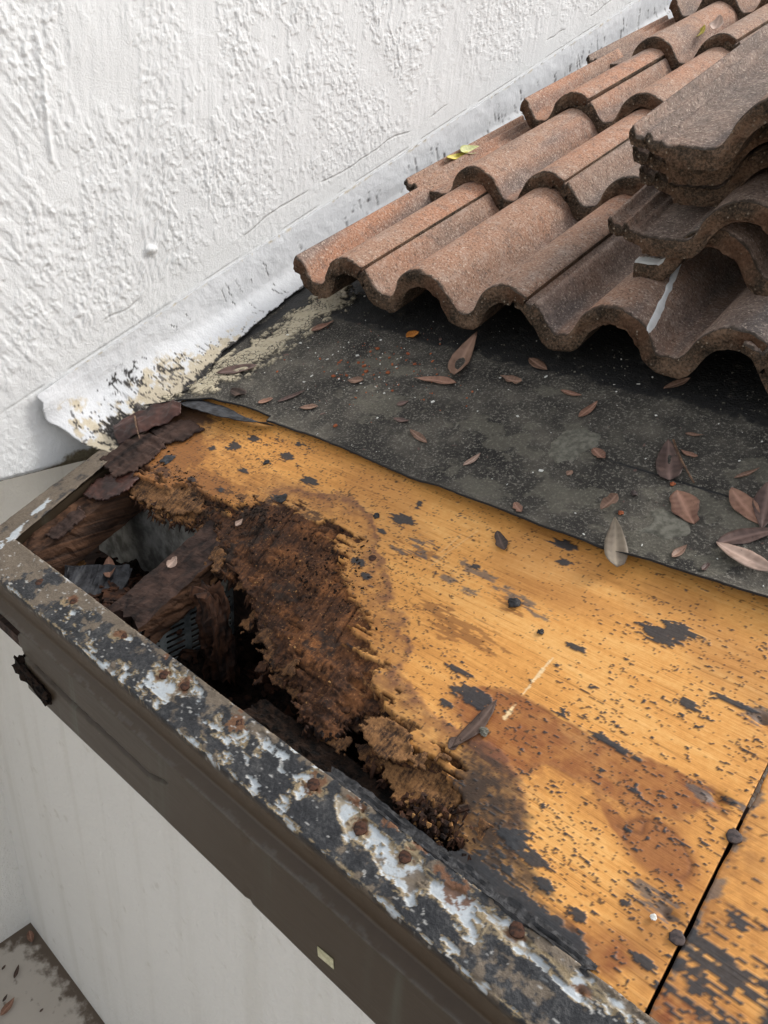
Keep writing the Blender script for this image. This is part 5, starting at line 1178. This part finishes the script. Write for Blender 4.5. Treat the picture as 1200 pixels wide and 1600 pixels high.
LV = [  # roof points base, tip; width ratio; material; label; curl; fold; shape; bend
 ([(0.4928,0.5857),(0.4597,0.6807)], .33, 'l_brown', 'tall curled brown leaf on the felt below the second tile valley', .30, .5, 0, .10),
 ([(0.4316,0.5652),(0.4963,0.5786)], .28, 'l_red', 'long reddish leaf with a curled stub lying left of the tall curled brown leaf', .12, .4, 2, .06),
 ([(0.5439,0.616),(0.5799,0.618)], .45, 'l_brown', 'dark crumpled brown leaf right of the tall curled leaf', .2, .5, 3, 0),
 ([(0.5561,0.6711),(0.5955,0.6551)], .42, 'l_brown', 'small smooth brown leaf just below the tile noses', .1, .2, 0, 0),
 ([(0.7514,0.6756),(0.7714,0.706)], .36, 'l_brown', 'narrow brown leaf below the right-hand tile noses', .1, .35, 0, 0),
 ([(0.6345,0.6236),(0.6663,0.6219)], .30, 'l_red', 'slim leaf above the grey cement smear', .1, .4, 0, 0),
 ([(0.6849,0.5806),(0.6905,0.619)], .34, 'l_red', 'leaf tilted up right just above the grey cement smear', .1, .25, 0, 0),
 ([(0.4991,0.4678),(0.5387,0.4572)], .30, 'l_brown', 'slim brown leaf left of the pale dusty patch', .1, .35, 0, 0),
 ([(0.6058,0.4416),(0.6128,0.4688)], .34, 'l_tan', 'pale tan leaf casting a small shadow below the dusty patch', .14, .25, 0, 0),
 ([(0.8391,0.38),(0.811,0.4341)], .42, 'l_olive', 'big grey-olive leaf lying across the felt edge onto the plywood', .08, .22, 1, 0),
 ([(0.8298,0.5219),(0.7994,0.5829)], .48, 'l_plum', 'dark plum leaf standing beside the twig', .10, .3, 1, 0),
 ([(0.8182,0.5717),(0.8395,0.5719)], .36, 'l_red', 'small orange-brown curled leaf under the twig', .3, .5, 3, 0),
 ([(0.8783,0.473),(0.8427,0.5112)], .62, 'l_red', 'torn heart-shaped brown leaf above the lower cement smear', .06, .2, 3, 0),
 ([(0.9359,0.5005),(0.8899,0.5362)], .46, 'l_red', 'smooth reddish oval leaf near the right edge of the felt', .08, .2, 2, 0),
 ([(0.936,0.4933),(0.9214,0.5597)], .40, 'l_plum', 'brown leaf cut by the right edge beside the smooth reddish leaf', .08, .2, 2, 0),
 ([(0.9073,0.4569),(0.9506,0.498)], .36, 'l_plum', 'broad purplish-brown leaf above the pale torn leaf', .06, .2, 0, .05),
 ([(0.9077,0.4549),(0.9708,0.4406)], .36, 'l_tan', 'pale pinkish torn leaf at the right edge of the felt', .05, .15, 0, 0),
 ([(0.8856,0.5555),(0.9033,0.5791)], .22, 'l_brown', 'thin curled brown leaf above the smooth reddish leaf', .1, .6, 0, 0),
 ([(0.8102,0.6048),(0.8296,0.6086)], .30, 'l_brown', 'small flat leaf above the plum leaf', .1, .3, 0, 0),
 ([(0.7294,0.536),(0.7504,0.5231)], .60, 'l_red', 'small crumpled leaf at the right tip of the grey cement smear', .15, .4, 3, 0),
 ([(0.7253,0.4822),(0.7266,0.4915)], .8, 'l_brown', 'tiny brown leaf scrap below the grey cement smear', .1, .3, 3, 0),
 ([(0.7882,0.4463),(0.7956,0.4681)], .62, 'l_brown', 'folded brown leaf scrap above the big grey-olive leaf', .1, .5, 3, 0),
 ([(0.6979,0.4132),(0.7138,0.4029)], .55, 'l_red', 'small dark red leaf scrap near the felt edge', .2, .5, 3, 0),
 ([(0.8787,0.4178),(0.8853,0.4411)], .40, 'l_brown', 'wilted brown leaf below the lower cement smear', .2, .5, 0, 0),
 ([(0.9101,0.4152),(0.9128,0.428)], .5, 'l_plum', 'tiny dark leaf scrap near the felt edge at right', .2, .5, 3, 0),
 ([(0.3471,0.65),(0.3599,0.6682)], .9, 'l_orange', 'bright orange crumpled leaf under the tile noses', .25, .5, 3, 0),
 ([(0.1119,0.4466),(0.1667,0.4896)], .34, 'l_plum', 'long brown leaf resting on the cream sealant', .08, .3, 3, .03),
 ([(0.1798,0.6033),(0.197,0.6427)], .40, 'l_red', 'red-brown leaf on the upper end of the cream sealant', .1, .3, 0, 0),
 ([(0.3346,0.5234),(0.3597,0.532)], .75, 'l_brown', 'round brown leaf beside the red brick crumbs', .08, .2, 2, 0),
 ([(0.3123,0.4407),(0.3385,0.4538)], .48, 'l_brown', 'flat brown leaf left of the felt middle near its edge', .1, .3, 2, 0),
 ([(0.2699,0.4357),(0.2914,0.4758)], .24, 'l_plum', 'thin pale-rimmed leaf above the flat brown leaf', .08, .3, 0, 0),
 ([(0.2439,0.4193),(0.2568,0.4386)], .55, 'l_red', 'small orange-brown leaf near the felt corner', .2, .4, 3, 0),
 ([(0.447,0.5043),(0.4577,0.5185)], .6, 'l_plum', 'faint dark leaf upper one of two in mid felt', .1, .2, 0, 0),
 ([(0.4624,0.4783),(0.4878,0.4821)], .36, 'l_plum', 'faint dark leaf lower one of two in mid felt', .1, .2, 0, 0),
 ([(0.1714,0.427),(0.2091,0.4251)], .5, 'l_dark', 'black crumpled leaf beside the foot of the cream sealant', .2, .5, 3, 0),
 ([(0.8128,0.1328),(0.819,0.1941)], .24, 'l_dark', 'thin dark wet leaf stuck on the red plywood stain', .03, .08, 0, -.04),
 ([(0.7011,0.3713),(0.7255,0.3507)], .42, 'l_dark', 'brown leaf fragment lying on the clean upper plywood', .12, .3, 3, 0),
 ([(0.81,0.1309),(0.8137,0.1451)], .8, 'l_dark', 'small black leaf scrap at the foot of the thin dark wet leaf', .03, .1, 3, 0),
 ([(0.4072,0.2252),(0.4077,0.2382)], .7, 'l_tan', 'pale leaf scrap on the upper rim of the rotten patch', .1, .3, 3, 0),
]
for i, (p, wr, mt, lab, cu, fo, sh, be) in enumerate(LV):
    a, b = p
    wv = [felt_w(*q) + .0005 if (lab.find('plywood') < 0 and lab.find('rotten') < 0 and lab.find('wet leaf') < 0) else .0005 for q in (a, b)]
    if 'grey-olive' in lab: wv = [.0085, .0165]
    if 'pale pinkish' in lab: wv = [w + .004 for w in wv]
    leaf(rp(a[0], a[1], wv[0]), rp(b[0], b[1], wv[1]), RN, wr, mt, lab, i + 3, cu, fo, sh, be, lift=.0006)
# in and around the hole
leaf([(0.2424,0.1184,-0.022)][0], [(0.1925,0.1455,-0.022)][0], (.3, -.3, 1), .34, 'l_red', 'reddish leaf lying on the litter between the rafters', 71, .1, .3)
leaf(rp(*[(0.3705,0.1363)][0], -.010), rp(*[(0.3705,0.1531)][0], -.008), RN, .9, 'l_tan', 'pale pink leaf scrap on top of the split rafter', 72, .1, .2, 3)
# against the flashing and on the tiles
leaf([(0.045,0.8775,0.408)][0], [(0.045,0.9612,0.4474)][0], (1, -.1, .5), .26, 'l_red', 'dark red leaf standing between the flashing and the first tile row', 73, .05, .2, 0, 0)
leaf([(0.078,1.0114,0.5232)][0], [(0.078,1.0777,0.5367)][0], (.5, -.3, 1), .30, 'l_yellow', 'yellow-brown leaf caught by the flashing at the second tile row', 74, .2, .4)
leaf([(0.078,1.0547,0.5392)][0], [(0.078,1.1167,0.5506)][0], (.6, -.3, 1), .50, 'l_green', 'pale green leaf caught by the flashing at the second tile row', 75, .2, .4)
leaf(rp(*[(0.2735,1.8484)][0], .07), rp(*[(0.2782,1.8929)][0], .078), RN, .5, 'l_yellow', 'yellow leaf lying in a tile valley high on the roof', 76, .2, .4)
leaf(rp(*[(0.3087,1.8535)][0], .08), rp(*[(0.3023,1.9179)][0], .088), RN, .5, 'l_tan', 'dull pale leaf beside the yellow leaf high on the roof', 77, .2, .4)
# on the floor far below
for i, (a, b, wr, mt, lab) in enumerate([
    (*[(-0.5595,0.0388,-1.853),(-0.5782,0.0928,-1.853)], .45, 'l_red', 'largest brown leaf on the floor at the bottom left corner'),
    (*[(-0.7574,0.2215,-1.853),(-0.711,0.2078,-1.853)], .5, 'l_red', 'brown leaf on the floor just below the wall corner'),
    (*[(-0.638,0.1164,-1.853),(-0.6702,0.1473,-1.853)], .3, 'l_dark', 'thin dark leaf upright in the middle of the floor'),
    (*[(-0.5944,0.0618,-1.853),(-0.6059,0.0823,-1.853)], .4, 'l_dark', 'small dark leaf just above the largest floor leaf'),
    (*[(-0.6925,0.1034,-1.853),(-0.7001,0.1187,-1.853)], .5, 'l_dark', 'tiny leaf on the floor near the left frame edge'),
    (*[(-0.4863,0.1231,-1.853),(-0.4888,0.1361,-1.853)], .6, 'l_plum', 'tiny leaf scrap on the floor right of the largest leaf'),
    ]):
    leaf(a, b, (0, 0, 1), wr, mt, lab, 90 + i, .15, .3, group='fallen leaves on the floor')
# ------------------------------------------------------------------ twig, nail, tar lumps, crumbs
def stick(name, p0, p1, r0, r1, mat, label, cat, seed=0, bend=.003):
    p0, p1 = Vector(p0), Vector(p1); ax = (p1 - p0).normalized(); s = ax.cross(Vector((.3, .2, 1))).normalized(); u = s.cross(ax)
    vs_, fs = [], []; n, m = 8, 7; g = random.Random(seed)
    for i in range(n + 1):
        t = i / n; c = (p1 - p0) * t + s * bend * math.sin(t * 3.1) ; r = (r0 + (r1 - r0) * t) * (1 + .15 * g.random())
        for j in range(m): a = 6.283 * j / m; vs_.append(c + s * r * math.cos(a) + u * r * math.sin(a))
    for i in range(n):
        for j in range(m): fs.append((i * m + j, i * m + (j + 1) % m, (i + 1) * m + (j + 1) % m, (i + 1) * m + j))
    fs += [tuple(range(m))[::-1], tuple(n * m + j for j in range(m))]
    o = link(name, new_mesh(name, vs_, fs), mat, loc=p0); return tag(o, label, cat)
a, b = [(0.8063,0.5809),(0.8536,0.529)]
stick('twig', rp(*a, .013), rp(*b, .008), .0014, .0010, M['twig'], 'thin straight dry twig beside the dark plum leaf', 'twig', 3)
a, b = [(0.0823,0.3024),(0.1509,0.2668)]
stick('bent_nail', rp(*a, .016), rp(*b, .022), .0018, .0007, M['twig'], 'old nail sticking out below the red-brown bent strip', 'nail', 5, .001)
def lump(px, r, mat, label, cat, name, seed, w=.002, flat=.5):
    bm = bmesh.new(); bmesh.ops.create_icosphere(bm, subdivisions=4, radius=r * .8)
    for v in bm.verts:
        n_ = v.co / (r * .8); k = .35 + 1.1 * fbm(np.array([n_.x * 1.9 + seed]), np.array([n_.y * 1.9 + n_.z * 1.5]), 4, seed, .62)[0]; v.co *= k; v.co.z *= flat
    me = bpy.data.meshes.new(name); bm.to_mesh(me); bm.free(); me.polygons.foreach_set('use_smooth', [True] * len(me.polygons))
    o = link(name, me, mat); o.location = rp(px[0], px[1], w); o.rotation_euler = ROT
    return tag(o, label, cat)
lump([(0.772,0.2956)][0], .0085, M['tar'], 'round black tar lump on the middle of the plywood', 'tar', 'tar_lump', 2)
lump([(0.8275,0.1613)][0], .0055, M['mortar'], 'small grey lump at the edge of the red plywood stain', 'pebble', 'pebble', 4)
lump([(0.8046,0.4875)][0], .0050, M['darknail'], 'blue-grey pebble above the big grey-olive leaf', 'pebble', 'pebble', 5, .006)
lump([(0.813,0.2795)][0], .0042, M['tar'], 'small black tar crumb right of the round tar lump', 'tar', 'tar_lump', 6, .001)
lump([(0.202,0.2697)][0], .0125, M['blackfelt'], 'flat dark tar blob on the torn upper left of the plywood', 'tar', 'tar_lump', 7, .000, .16)
lump([(0.4249,0.2912)][0], .0095, M['tar'], 'black tar clot at the top of the rotten patch', 'tar', 'tar_lump', 8, .000, .4)
lump([(0.5585,0.326)][0], .0055, M['tar'], 'black tar crumb on the upper plywood', 'tar', 'tar_lump', 9, .000, .6)
lump([(0.35,0.3334)][0], .0060, M['tar'], 'black tar clot among the tar spots at upper left', 'tar', 'tar_lump', 10, .000, .5)
for k, (p, lab) in enumerate(zip([(0.3049,0.5237),(0.3466,0.553),(0.8059,0.4555),(0.8336,0.5205),(0.3937,0.432),(0.3813,0.5635),(0.3231,0.6081)], (
    'brick-red crumb alone in the left part of the felt', 'brick-red crumb left of the long reddish leaf', 'brick-red crumb just above the big grey-olive leaf',
    'brick-red crumb at the foot of the dark plum leaf', 'brick-red crumb near the felt edge at left', 'brick-red crumb nearest the long reddish leaf', 'brick-red crumb under the orange leaf'))):
    o = lump(p, .0042, M['brick'], lab, 'crumb', 'brick_crumb', 20 + k, felt_w(*p) + .001, .6); o['group'] = 'brick crumbs on the felt'
r_ = np.random.default_rng(12)
def on_felt(n, f):
    out = []
    while len(out) < n:
        x, v = r_.uniform(.10, 1.35), r_.uniform(.40, .78)
        i = int(np.clip(np.searchsorted(fxs, x), 0, len(fxs) - 1))
        if v < fV[i, 0] + .004 or r_.random() > f(x, v): continue
        out.append((x, v, felt_w(x, v)))
    return out
chips('brick_crumbs', on_felt(120, lambda x, v: math.exp(-((x - .36) / .10) ** 2 - ((v - .57) / .06) ** 2)), .001, .0045, M['brick'], 'scattered tiny brick-red crumbs on the felt', 41, .6)
chips('paint_flakes', on_felt(260, lambda x, v: .15 + math.exp(-((x - .30) / .13) ** 2 - ((v - .55) / .07) ** 2)), .0007, .0034, M['white'], 'scattered white paint flakes on the felt', 42, .5)
chips('roof_grit', on_felt(2600, lambda x, v: .5), .0006, .0022, M['mortar'], 'fine grey grit spread over the felt', 43, .7)
chips('leaf_crumbs', on_felt(170, lambda x, v: .5), .001, .006, M['l_plum'], 'small dark leaf crumbs spread over the felt', 44, .15)
for p, lab in zip([(0.6507,0.4366)] + [(1.0093,0.1077)], ('white paint flake in the middle of the felt', 'white fleck beside the gouge on the plywood')):
    o = lump(p, .0030, M['white'], lab, 'flake', 'paint_flake', 3, -.0008 + felt_w(*p) if p[1] > .4 else .001, .4)
# white brush stroke on the tile below the stack
def tile_w(x, v, jx=.862, v0=.663):
    u = x - (jx - .30); return .058 + tprof(u) + TSLOPE * (v - v0)
pts_ = [(0.6958,0.8334),(0.7019,0.8086),(0.7077,0.7845),(0.7121,0.7641),(0.7168,0.7394),(0.7214,0.7155),(0.7247,0.6949),(0.7266,0.6773)]
vs_, fs = [], []
n_ = 40
for i in range(n_ + 1):
    t = i / n_ * (len(pts_) - 1); k = min(int(t), len(pts_) - 2); f_ = t - k
    x = pts_[k][0] * (1 - f_) + pts_[k + 1][0] * f_; v = pts_[k][1] * (1 - f_) + pts_[k + 1][1] * f_
    wd = .0030 * (.55 + .9 * vn(np.array([i * .35]), np.array([2.]), 3)[0]) * (1 if 0 < i < n_ else .4)
    for s_ in (-1, -.5, 0, .5, 1):
        xx = x + s_ * wd; vs_.append((xx, v - .66 + s_ * wd * .3, tile_w(xx, v) + (.0018 if abs(s_) < 1 else .0002)))
for i in range(n_):
    for j in range(4): fs.append((i * 5 + j, i * 5 + j + 1, (i + 1) * 5 + j + 1, (i + 1) * 5 + j))
link('paint_stroke', new_mesh('paint_stroke', vs_, fs), M['paint'], parent=roof)
